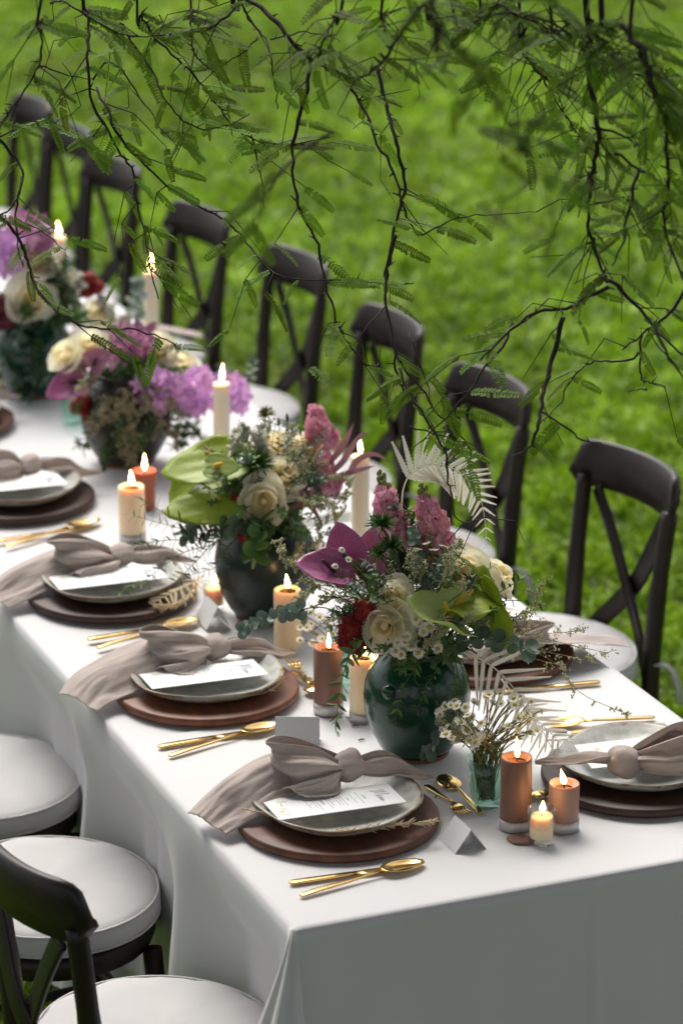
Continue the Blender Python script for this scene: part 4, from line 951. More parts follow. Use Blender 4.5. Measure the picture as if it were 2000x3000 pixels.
for i, (x1, y1, x2, y2) in enumerate(((800, 1370, 700, 1400), (780, 1350, 690, 1350), (810, 1350, 740, 1290), (830, 1335, 770, 1340), (800, 1400, 730, 1440), (850, 1360, 830, 1300), (900, 1340, 895, 1290), (820, 1420, 760, 1480), (790, 1330, 715, 1320), (800, 1380, 745, 1370), (820, 1360, 760, 1330), (840, 1340, 800, 1290), (850, 1380, 790, 1350), (860, 1330, 850, 1270), (830, 1400, 770, 1410))):
    sprig('fine leaved limonium stem left of the nearest cream roses', [MOUTH[1], B(1, (x1+930)/2, (y1+1480)/2, -.06), B(1, x1, y1, -.07), B(1, x2, y2, -.06)], 'lance', ('leaf_mid', 'leaf_dark')[i % 2], 20, .014, pairs=False, taper=.3, joined=True, start=.4, group='fine leaved limonium stems')
for i, (x1, y1, x2, y2) in enumerate(((700, 1330, 640, 1245), (720, 1310, 650, 1285), (740, 1350, 690, 1375), (760, 1370, 700, 1420))):
    wispy('pale limonium tip reaching left of the purple anthuriums', [MOUTH[1], B(1, 820, 1400, -.02), B(1, x1, y1, -.03), B(1, x2, y2, -.03)], 'bud_pale', 16, .028, .0022, 8, group='pale limonium tips', start=.6)
for i, (x1, y1, x2, y2) in enumerate(((1160, 1450, 1395, 1500), (1150, 1460, 1330, 1450), (1170, 1480, 1370, 1520), (1150, 1490, 1290, 1530), (1200, 1440, 1240, 1345), (1160, 1430, 1210, 1400))):
    wispy('fine straw coloured spray fanning out right of the nearest jar', [MOUTH[1], B(1, 1080, 1450, -.02), B(1, x1, y1, -.02), B(1, x2, y2, -.02)], 'bud_pale', 26, .045, .0016, 6, group='fine straw coloured sprays right of the jar', start=.45)
wispy('single long spray drooping over the bare cloth at right', [MOUTH[1], B(1, 1150, 1480, 0), B(1, 1270, 1520, 0), B(1, 1330, 1590, -.01), B(1, 1438, 1640, -.02)], 'bud_pale', 12, .03, .002, 6, start=.55, stem='stem_brown')
for i, (x1, y1) in enumerate(((1010, 1430), (1060, 1430), (1000, 1460), (975, 1485), (930, 1480))):
    wispy('feathery cream filler low in the nearest bouquet', [MOUTH[1], B(1, x1-20, y1+30, -.10), B(1, x1, y1, -.13), B(1, x1+20, y1-10, -.135)], 'bud_pale', 22, .022, .0016, 8, group='feathery cream filler', start=.5)
dl = [(980, 1250), (995, 1265), (1018, 1255), (1035, 1272), (958, 1262), (975, 1310), (990, 1318), (1012, 1300), (1000, 1335), (1040, 1300), (1056, 1270), (968, 1290)]
for (x, y) in dl: daisy('upright white daisy in front of the hidden rose, nearest bouquet', B(1, 985, 1400, -.06), B(1, x, y, -.075), Vector((random.uniform(-.4, .4), --.5, .9)), .0068, 'stem_green', 'upright daisies of the nearest bouquet')
dl = [(912, 1476), (930, 1474), (944, 1484), (934, 1462), (954, 1422), (962, 1432), (972, 1452), (908, 1496), (920, 1504), (985, 1440), (960, 1500), (1005, 1490)]
for (x, y) in dl: daisy('white daisy with green eye under the lowest cream rose', B(1, 960, 1500, -.05), B(1, x, y, -.135), Vector((random.uniform(-.5, .3), -.9, .5)), .0082, 'stem_green', 'green eyed daisies under the lowest rose')
for i in range(3): daisy('white daisy crossing the purple anthurium', B(1, 870, 1380, -.05), B(1, (785, 800, 770, 812)[i], (1262, 1285, 1300, 1270)[i], -.10), Vector((.3, -.6, .8)), .0062, 'stem_green', 'daisies crossing the purple anthurium')
def filler(b_, cx, cy, rx, ry, n, off0, off1, mats, label, kinds=('lance', 'oval'), size=.025, leaves=18):
    wh = ('low left', 'low right', 'upper left', 'upper right')
    for i in range(n):
        a = random.uniform(0, 2*PI); r = math.sqrt(random.random()); x, y = cx+rx*r*math.cos(a), cy+ry*r*math.sin(a); p = B(b_, x, y, random.uniform(off0, off1)); m0 = MOUTH[b_]
        sprig(label+', '+wh[(2 if y < cy else 0)+(1 if x > cx else 0)]+' part', [m0+rv(.025), m0.lerp(p, .55)+Vector((0, 0, .02)), p, p+(p-m0).normalized()*.02+rv(.01)], random.choice(kinds), random.choice(mats), leaves, size*random.uniform(.7, 1.2), pairs=False, taper=.3, joined=True, start=.35, group=label)
filler(1, 960, 1395, 165, 120, 38, -.09, .09, ('leaf_dark', 'leaf_mid', 'leaf_dark'), 'dark filler greenery packed between the nearest roses')
filler(1, 970, 1500, 110, 30, 12, -.11, -.03, ('leaf_dark', 'leaf_mid'), 'leaf collar over the shoulder of the nearest jar')
filler(1, 930, 1230, 75, 75, 14, .0, .07, ('leaf_mid', 'leaf_euc'), 'greenery round the snapdragons of the nearest bouquet', size=.024)
def halo(b_, cx, cy, rx, ry, n, a0, a1, label):
    for i in range(n):
        a = R(random.uniform(a0, a1)); k = random.uniform(.8, 1.12); p = B(b_, cx+rx*k*math.cos(a), cy-ry*k*math.sin(a), random.uniform(-.08, .06)); m0 = MOUTH[b_]; q = m0.lerp(p, .6)+Vector((0, 0, .025))
        if i % 2: wispy(label, [m0, q, p], random.choice(('bud_pale', 'bud_white', 'bud_pale')), 18, .026, .0017, 7, 'stem_green', label, start=.5)
        else: sprig(label, [m0, q, p], random.choice(('lance', 'willow', 'oval')), random.choice(('leaf_mid', 'leaf_euc', 'leaf_dark')), 16, .017, pairs=False, taper=.4, joined=True, start=.45, group=label)
def veil(b_, cx, cy, rx, ry, n, label):                 # small leaved sprigs that come forward between the blooms
    wh = ('low left', 'low right', 'upper left', 'upper right')
    for i in range(n):
        a = random.uniform(0, 2*PI); r = random.uniform(.62, 1.05); x, y = cx+rx*r*math.cos(a), cy+ry*r*math.sin(a); p = B(b_, x, y, random.uniform(-.13, -.05)); m0 = MOUTH[b_]
        lb = label+', '+wh[(2 if y < cy else 0)+(1 if x > cx else 0)]+' part'; pts = [m0+rv(.02), m0.lerp(p, .55)+Vector((0, -.01, .02)), p, p+(p-m0).normalized()*.03+rv(.012)+Vector((0, 0, -.01))]
        if i % 3 == 2: wispy(lb, pts, 'bud_pale', 16, .022, .0016, 7, 'stem_green', label, start=.5)
        else: sprig(lb, pts, random.choice(('lance', 'oval', 'lance')), random.choice(('leaf_mid', 'leaf_bright', 'leaf_mid', 'leaf_euc')), 20, .0165, pairs=False, taper=.35, joined=True, start=.4, group=label)
veil(1, 950, 1395, 150, 105, 34, 'small leaved sprigs between the nearest blooms')
veil(2, 620, 1125, 130, 90, 28, 'small leaved sprigs between the second blooms')
veil(3, 300, 900, 130, 80, 16, 'small leaved sprigs between the third blooms')
halo(1, 945, 1380, 185, 165, 26, -20, 200, 'loose airy sprig at the rim of the nearest bouquet')
halo(2, 615, 1110, 165, 150, 24, -10, 210, 'loose airy sprig at the rim of the second bouquet')
halo(3, 310, 880, 150, 120, 14, 0, 200, 'loose airy sprig at the rim of the third bouquet')
# chamomile glass -----------------------------------------------------
g1 = pat(1117, 1848); tumbler('green_glass', 'small pale green ribbed glass holding daisies beside the tall brown candle', g1, .024, .033, .084, 'green_glass')
for i in range(64):
    a = random.uniform(0, 2*PI); r = math.sqrt(random.random()); x = 1128+128*r*math.cos(a); y = 1652+62*r*math.sin(a); p = at(x, y, g1.y+random.uniform(-.06, .08))
    root = Vector((g1.x, g1.y, ZT+.012))+Vector((random.uniform(-.014, .014), random.uniform(-.014, .014), 0))
    top = Vector((g1.x, g1.y, ZT+.085))+Vector((random.uniform(-.024, .024), random.uniform(-.02, .02), 0))
    lab_ = 'chamomile daisy %s, %s, pale green glass' % (('low over the rim', 'at middle height', 'high in the spray')[min(2, max(0, int((1714-y)/42)))], ('at the far left', 'left of centre', 'right of centre', 'at the far right')[min(3, max(0, int((x-1000)/64)))])
    t = thing('daisy', lab_, 'daisy', p, 'chamomile daisies in the near glass'); d = Vector((random.uniform(-.7, .7)+(x-1128)/200, -.5+random.uniform(-.5, .5), .8)).normalized()
    b = MB(); b.tube([q-p for q in cr_spline([root, top, top.lerp(p, .55)+rv(.006)+Vector((0, 0, .008)), p-d*.001], 4)], .0011, 4); part('stem', b, random.choice(('stem_straw', 'stem_straw', 'stem_green')), t)
    xx = d.orthogonal(); m = Matrix((xx, d.cross(xx), d)).transposed().to_4x4() @ Matrix.Rotation(random.uniform(0, 6), 4, 'Z') @ Matrix.Scale(random.uniform(.0058, .0088), 4); A_, E_ = random.choice(daisy_parts()); obj('ray_florets', A_, t, m); obj('flower_centre', E_, t, m)
for i in range(8):
    x = 1010+random.uniform(-20, 90); y = 1690+random.uniform(-40, 20)
    wispy('thin green feathery stem in the pale green glass', [Vector((g1.x, g1.y, ZT+.02)), Vector((g1.x, g1.y, ZT+.09))+rv(.015), at((x+1110)/2, (y+1700)/2, g1.y), at(x, y, g1.y)], 'bud_pale', 14, .03, .0014, 4, 'stem_green', 'thin stems in the near glass', start=.5)
g2 = pat(790, 1568); tumbler('green_glass', 'green ribbed glass behind the brown banded candle', g2, .024, .033, .084, 'green_glass')
for i in range(14):
    x = 735+random.uniform(-50, 50); y = 1440+random.uniform(-40, 40); p = at(x, y, g2.y+random.uniform(-.04, .04)); daisy('chamomile daisy behind the brown banded candle', Vector((g2.x, g2.y, ZT+.06))+rv(.012), p, Vector((random.uniform(-.6, .6), -.6, .8)), .0068, group='chamomile daisies behind the brown candle')
g3 = pat(172, 968); tumbler('green_glass', 'blurred green glass with red flowers left of the veiled jar', g3, .028, .036, .10, 'green_glass')

# second bouquet -------------------------------------------------------
anthurium(2, 'large green anthurium pointing left, upper one of the second bouquet', B(2, 512, 1062, -.05), Vector((-.97, -.05, -.12)), Vector((.05, -.45, .89)), .118, 'spathe_green', 'spadix_gold', cup=.10, fold=.10, sl=.40, wave=.02)
anthurium(2, 'pale striped anthurium with golden spadix in the second bouquet', B(2, 492, 1070, -.085), Vector((.9, -.3, .05)), Vector((.1, -.8, .6)), .05, 'spathe_pale', 'spadix_gold', cup=.05)
anthurium(2, 'lowest green anthurium of the second bouquet, face turned down', B(2, 505, 1148, -.09), Vector((-.96, -.15, -.10)), Vector((-.12, -.45, .88)), .108, 'spathe_lime', 'spadix_gold', cup=-.12, fold=.10, sl=.1, wave=.015)
anthurium(2, 'curled green anthurium at the left of the second bouquet', B(2, 440, 1100, -.03), Vector((-.6, -.2, -.6)), Vector((-.45, -.6, .6)), .062, 'spathe_green', 'spadix_gold', cup=.25, sl=.1)
rose(2, 'cream rose facing the camera at the heart of the second bouquet', B(2, 606, 1150, -.09), Vector((.05, -1, .18)), .033, n=20)
rose(2, 'cream rose above the facing one in the second bouquet', B(2, 652, 1094, -.04), Vector((.35, -.55, .75)), .040)
rose(2, 'cream rose at the back of the second bouquet near the pink spike', B(2, 700, 1032, .04), Vector((.3, -.4, .9)), .037)
rose(2, 'cream rose hidden behind dark leaves in the second bouquet', B(2, 628, 1032, .05), Vector((-.2, -.4, .9)), .036)
snapdragon(2, 'upper pink snapdragon of the second bouquet', B(2, 738, 1014, .05), B(2, 722, 935, .06), 26, buds=False)
snapdragon(2, 'lower pink snapdragon beside the tall ivory candle, second bouquet', B(2, 742, 1122, .0), B(2, 742, 1040, .01), 30, bot=.036, buds=False)
bristle_ball(2, 'furry dark red pods in the second bouquet left of the cream rose', B(2, 545, 1160, -.07), [B(2, 545, 1140, -.07), B(2, 535, 1172, -.07), B(2, 560, 1180, -.06), B(2, 565, 1222, -.07), B(2, 525, 1190, -.06)], .021, 260)
pom(2, 'bushy green papyrus in the middle of the second bouquet', B(2, 592, 1070, -.06), Vector((0, -.3, 1)), .042, 260)
pom(2, 'small green papyrus below the bushy one, second bouquet', B(2, 580, 1100, -.06), Vector((0, -.4, .8)), .036, 200)
pom(2, 'brownish seed umbel on top of the second bouquet', B(2, 610, 955, .02), Vector((0, -.2, 1)), .024, 90, 'stem_straw')
for (x, y) in ((540, 1010), (560, 985), (585, 1000), (570, 1040), (600, 1010), (530, 1040)):
    wispy('white starry filler on top of the second bouquet', [MOUTH[2], B(2, (x+610)/2, (y+1150)/2, -.02), B(2, x+5, y+25, -.03), B(2, x, y, -.03)], 'bud_white', 22, .028, .0034, 6, 'stem_green', 'white starry filler of the second bouquet', start=.55)
for i, (pts, lab) in enumerate((([(690, 1140), (700, 1150), (725, 1180), (742, 1212)], 'pink strap leaf drooping down right in the second bouquet'), ([(640, 1150), (645, 1125), (655, 1128), (690, 1140)], 'pink strap leaf bent over the facing cream rose'),
      ([(760, 1060), (785, 1030), (800, 1000), (812, 970)], 'upright pink strap leaf right of the snapdragons'), ([(770, 1080), (800, 1040), (830, 1000), (845, 995)], 'pink strap leaf beside the upright one, bending right'),
      ([(720, 1140), (770, 1100), (830, 1080), (862, 1070)], 'dark pink strap leaf crossing the tall ivory candle'), ([(780, 1110), (820, 1060), (860, 1045), (895, 1062)], 'purple strap leaf arching behind the tall ivory candle'))):
    strap(2, lab, [B(2, x, y, -.05 if i < 2 else .0) for x, y in pts], .0062)
sprig('dusty eucalyptus pointing left from the second jar', [B(2, 600, 1220, -.05), B(2, 560, 1205, -.12), B(2, 490, 1215, -.13), B(2, 425, 1225, -.13)], 'round', 'leaf_euc', 15, .026, face=Vector((.8, -.5, .3)), taper=.1, group='eucalyptus sprigs', start=.25)
sprig('round green eucalyptus drooping over the front of the second jar', [B(2, 600, 1190, -.08), B(2, 597, 1210, -.13), B(2, 592, 1240, -.14), B(2, 588, 1275, -.14)], 'round', 'leaf_mid', 12, .032, face=Vector((0, -.5, .9)), taper=.1, group='eucalyptus sprigs', start=.1)
sprig('thin sprig with rusty tips across the second jar', [B(2, 620, 1230, -.09), B(2, 640, 1265, -.13), B(2, 660, 1285, -.13), B(2, 685, 1300, -.13)], 'willow', 'leaf_silver', 8, .024, taper=.2)
wl = [((480, 1230), (400, 1210), (310, 1185)), ((470, 1240), (390, 1240), (320, 1250)), ((490, 1250), (420, 1270), (350, 1320)), ((500, 1240), (450, 1290), (400, 1340)), ((480, 1220), (400, 1190), (330, 1150)), ((520, 1260), (500, 1300), (440, 1320))]
for i, (a, b_, c) in enumerate(wl):
    sprig('willow leaved sprig spilling left from the second jar over the cloth', [MOUTH[2]+Vector((-.03, -.04, 0)), B(2, *a, -.12), B(2, *b_, -.13), B(2, *c, -.12)], 'willow', ('leaf_mid', 'leaf_dark', 'leaf_euc')[i % 3], 14, .026, pairs=True, taper=.2, start=.25, group='willow leaved sprigs spilling left')
sprig('sprig of narrow leaves lying on the third left menu', [on(365, 1325, .80), on(330, 1335, .803), on(300, 1345, .803), on(278, 1362, .803)], 'willow', 'leaf_mid', 8, .026, face=Vector((0, 0, 1)), taper=.2)
for i, (x, y) in enumerate(((660, 1010), (690, 1010), (640, 990), (600, 1000), (660, 980))):
    sprig('dark leaved sprig on top of the second bouquet', [MOUTH[2], B(2, (x+620)/2, (y+1180)/2, 0), B(2, x, y+30, .02), B(2, x, y-10, .03)], 'lance', 'leaf_dark', 10, .026, pairs=False, taper=.3, start=.5, group='dark leaved sprigs of the second bouquet')
filler(2, 620, 1130, 140, 90, 30, -.07, .09, ('leaf_dark', 'leaf_mid', 'leaf_euc'), 'dark filler greenery between the flowers of the second bouquet')
filler(2, 610, 1210, 110, 25, 12, -.10, -.02, ('leaf_dark', 'leaf_mid'), 'leaf collar over the shoulder of the second jar')
for (x, y) in ((690, 1265), (735, 1230), (770, 1200), (790, 1160), (800, 1120)):
    wispy('pale limonium tip between the two front bouquets', [MOUTH[2], B(2, 700, 1220, -.05), B(2, x-10, y+20, -.10), B(2, x, y-20, -.10)], 'bud_pale', 16, .03, .002, 8, group='limonium between the two front bouquets', start=.5)
fern('dry_fern', 'dried fern on the cloth beside the third left plate', [on(470, 1320, .775), on(430, 1345, .80), on(390, 1365, .795), on(350, 1385, .80)], Vector((0, -.2, 1)), .045, 10, 'dry_cream', group='dried sprigs on plates', teeth=8, wd=.1)
dry_sprig('dried cream grass head across the nearest plate, tip over the charger', [on(600, 1868, .79), on(700, 1905, .786), on(800, 1908, .786), on(900, 1895, .794), on(992, 1888, .79)], 22, .015)
dry_sprig('dried grass head on the rim of the second left plate', [on(560, 1600, .785), on(610, 1590, .787), on(640, 1565, .79), on(645, 1540, .80)], 14, .014)
dry_sprig('dried grass tangle over the dessert fork by the brown candle', [on(650, 1530, .765), on(680, 1540, .77), on(700, 1555, .768), on(725, 1570, .762)], 14, .016)
dry_sprig('thin dried stalk poking left from the nearest plate', [on(700, 1885, .79), on(640, 1872, .795), on(590, 1864, .80), on(555, 1856, .80)], 3, .006)
dry_sprig('dried head resting on the third left plate rim', [on(440, 1340, .79), on(460, 1330, .80), on(420, 1380, .795), on(350, 1400, .77)], 16, .022)

# third bouquet ----------------------------------------------------------
def blossom(b_, label, cx, cy, rx, ry, n, off, size=.013, mt='orchid'):
    p0 = B(b_, cx, cy, off); t = thing('blossom_spray', label, 'blossom', p0, 'mauve blossom sprays'); sb = MB()
    for k in range(7):
        e = p0+Vector((random.uniform(-1, 1)*rx/1000, random.uniform(-.05, .05), random.uniform(-.6, .6)*ry/1000)); sb.tube([q-p0 for q in bez(MOUTH[b_], MOUTH[b_].lerp(e, .5)+Vector((0, 0, .03)), e, 6)], .0014, 4)
    part('stem', sb, 'stem_green', t)
    for i in range(n):
        a = random.uniform(0, 2*PI); r = math.sqrt(random.random()); p = B(b_, cx+rx*r*math.cos(a), cy+ry*r*math.sin(a)+8*math.sin(a*3), off+random.uniform(-.09, .09)); z = (rv(1)+CAMD).normalized(); y = z.orthogonal()
        m = Matrix((y, z.cross(y), z)).transposed().to_4x4() @ Matrix.Rotation(random.uniform(0, 6), 4, 'Z') @ Matrix.Scale(size*random.uniform(.7, 1.25), 4)
        obj('floret', floret_mesh(mt, 5, .15, .42), t, Matrix.Translation(p-p0) @ m)
    return t
blossom(3, 'big orchid purple blossom spray behind the tall ivory candle', 405, 900, 92, 56, 190, -.05, .0105)
blossom(3, 'smaller orchid purple blossom spray right of the tall ivory candle', 530, 905, 35, 48, 60, -.03, .0105)
anthurium(3, 'blurred purple anthurium at the left of the third bouquet', B(3, 178, 878, -.08), Vector((-.8, -.2, -.3)), Vector((-.2, -.8, .6)), .075, 'spathe_purple', 'spadix_dark', cup=.2)
anthurium(3, 'blurred pink anthurium under the cream rose of the third bouquet', B(3, 215, 838, -.07), Vector((.5, -.4, .6)), Vector((0, -.8, .5)), .06, 'spathe_pink', 'spadix_dark', cup=.2)
rose(3, 'blurred cream rose just under the leafy twig, third bouquet', B(3, 208, 792, -.03), Vector((0, -.6, .8)), .036, n=14)
rose(3, 'blurred cream rose right of the burgundy bloom, third bouquet', B(3, 360, 800, .0), Vector((.2, -.5, .9)), .042, n=14)
rose(3, 'blurred cream rose behind the orchid blossom', B(3, 415, 838, .04), Vector((.3, -.4, .9)), .038, n=14)
rose(3, 'small blurred cream rose at the left flank of the third bouquet', B(3, 148, 815, -.04), Vector((-.5, -.5, .6)), .032, n=14)
blossom(3, 'deep mauve bloom between the cream roses of the third bouquet', 298, 795, 40, 34, 40, -.02, .017, 'mauve')
bristle_ball(3, 'blurred red pods in the green glass by the third jar', B(3, 190, 940, -.02), [B(3, 180, 935, -.05), B(3, 205, 950, -.05), B(3, 192, 922, -.05)], .021, 120)
for i in range(12):
    x = 300+random.uniform(-90, 110); y = 975+random.uniform(-70, 75); wispy('blush dried filler veiling the third jar', [MOUTH[3], B(3, (x+300)/2, y-40, -.09), B(3, x, y-10, -.12), B(3, x, y+20, -.12)], 'bud_blush', 20, .045, .0022, 7, 'stem_straw', 'blush dried filler veiling the third jar', start=.3)
filler(3, 290, 880, 130, 80, 26, -.08, .08, ('leaf_dark', 'leaf_mid', 'leaf_euc'), 'blurred greenery packing the third bouquet', size=.036)
filler(3, 270, 1000, 80, 60, 12, -.13, -.08, ('leaf_dark', 'leaf_mid'), 'blurred leaves hanging over the third jar', size=.03)
filler(3, 430, 975, 50, 30, 8, -.06, .04, ('leaf_dark', 'leaf_mid'), 'blurred leaves below the orchid blossom', size=.03)
sprig('grey eucalyptus standing right of the orchid blossom', [MOUTH[3], B(3, 520, 930, .03), B(3, 565, 880, .04), B(3, 582, 832, .05)], 'round', 'leaf_euc', 12, .024, taper=.3, group='eucalyptus sprigs', start=.4)
# fourth bouquet -----------------------------------------------------------
rose(4, 'blurred cream rose upper one of the far left bouquet', B(4, 88, 600, .0), Vector((.1, -.4, .9)), .038, n=14)
rose(4, 'blurred cream rose lower one of the far left bouquet', B(4, 72, 690, -.07), Vector((.2, -.9, .3)), .042, n=14)
rose(4, 'blurred small cream rose right in the far left bouquet', B(4, 140, 625, .03), Vector((.4, -.4, .8)), .033, n=12)
rose(4, 'pale green white rose between far left and third bouquet', B(4, 225, 725, .05), Vector((.4, -.4, .8)), .042, n=12)
blossom(4, 'deep mauve bloom at the top of the far left bouquet', 68, 535, 45, 34, 55, .03, .018, 'mauve')
blossom(4, 'pale mauve blossom at the left photo edge', 15, 580, 35, 40, 40, .0, .018, 'orchid')
bristle_ball(4, 'blurred burgundy bloom at the left photo edge', B(4, 12, 715, -.06), [B(4, 12, 700, -.06), B(4, 25, 730, -.06), B(4, 0, 735, -.06), B(4, -5, 700, -.06)], .03, 120, 'burgundy')
bristle_ball(4, 'blurred red bloom right of the far left bouquet', B(4, 210, 650, .06), [B(4, 205, 642, .06), B(4, 222, 660, .06), B(4, 200, 668, .06)], .021, 120)
filler(4, 90, 690, 110, 100, 28, -.08, .08, ('leaf_dark', 'leaf_mid'), 'blurred greenery packing the far left bouquet', size=.04)
filler(4, 60, 830, 70, 60, 10, -.11, -.07, ('leaf_dark', 'leaf_euc'), 'blurred leaves hanging over the far left jar', size=.035)
sprig('silver eucalyptus standing left of the tall blurred candle', [MOUTH[4], at(290, 760, 7.25), at(312, 700, 7.25), at(318, 650, 7.25)], 'round', 'leaf_silver', 10, .032, taper=.2, group='eucalyptus sprigs', start=.5)
for (x, y) in ((235, 690), (250, 720), (180, 640), (165, 665)): wispy('blurred white filler in the far left bouquet', [MOUTH[4], B(4, (x+90)/2, (y+780)/2, 0), B(4, x, y+20, .05), B(4, x, y, .05)], 'bud_white', 18, .04, .005, 6, 'stem_green', 'blurred white filler in the far left bouquet', start=.6)
# scattered clippings on the cloth
for i, (x, y) in enumerate(((775, 1685), (830, 1700), (800, 1650), (1000, 1830), (815, 1668))):
    b = MB(); b.tube([(-.006, 0, .001), (0, .001, .0012), (.006, 0, .001)], [.0012, .0018, .001], 5)
    thing('leaf_clipping', 'tiny green clipping fallen on the white cloth by the near jar', 'clipping', frame(tp(x, y), Vector((math.cos(i*2), math.sin(i*2), 0))), 'green clippings on the cloth', data=b.mesh('leaf_clipping', 'leaf_bright'))

# ------------------------------------------------------------------ the tree whose twigs hang over the table
tree = thing('tree', 'spreading tree with fine feathery leaves hanging over the table', 'tree', Vector((2.6, 1.6, 0)))
TL = Vector((2.6, 1.6, 0))
b = MB(); b.tube([p-TL for p in cr_spline([(2.6, 1.6, -.1), (2.62, 1.62, 1.2), (2.5, 1.7, 2.6), (2.3, 1.9, 3.8)], 5)], [.26-.006*i for i in range(16)], 16); part('trunk', b, 'bark', tree)
limbs = [[(2.3, 1.9, 3.7), (1.6, 3.0, 3.7), (.8, 4.2, 3.35), (.0, 5.0, 3.15), (-1.2, 5.6, 3.1)], [(2.3, 1.9, 3.5), (1.9, 3.2, 3.3), (1.2, 4.4, 3.0), (.9, 5.4, 2.9)], [(2.3, 1.9, 3.8), (.8, 1.6, 4.4), (-1.2, 1.6, 4.8), (-2.6, 1.2, 5.0)],
         [(2.3, 1.9, 3.8), (2.6, 0, 4.6), (2.4, -2, 5.2)], [(2.3, 1.9, 3.8), (4, 2.2, 4.8), (5.6, 2.6, 5.4)], [(2.3, 1.9, 3.7), (1.0, 2.8, 4.0), (-.5, 3.6, 3.7), (-1.6, 4.4, 3.4)]]
for L_ in limbs:
    P = cr_spline(L_, 6); b = MB(); n_ = len(P)-1; b.tube([p-TL for p in P], [.11*(1-i/n_)+.018 for i in range(n_+1)], 10); part('limb', b, 'bark', tree)
Z1 = lambda x, y: (x*.5, y*.5); Z2 = lambda x, y: (784+x*.5, y*.5); Z3 = lambda x, y: (940.8+x*.4, 784+y*.4); Z4 = lambda x, y: (548.8+x*.3, 548.8+y*.3)
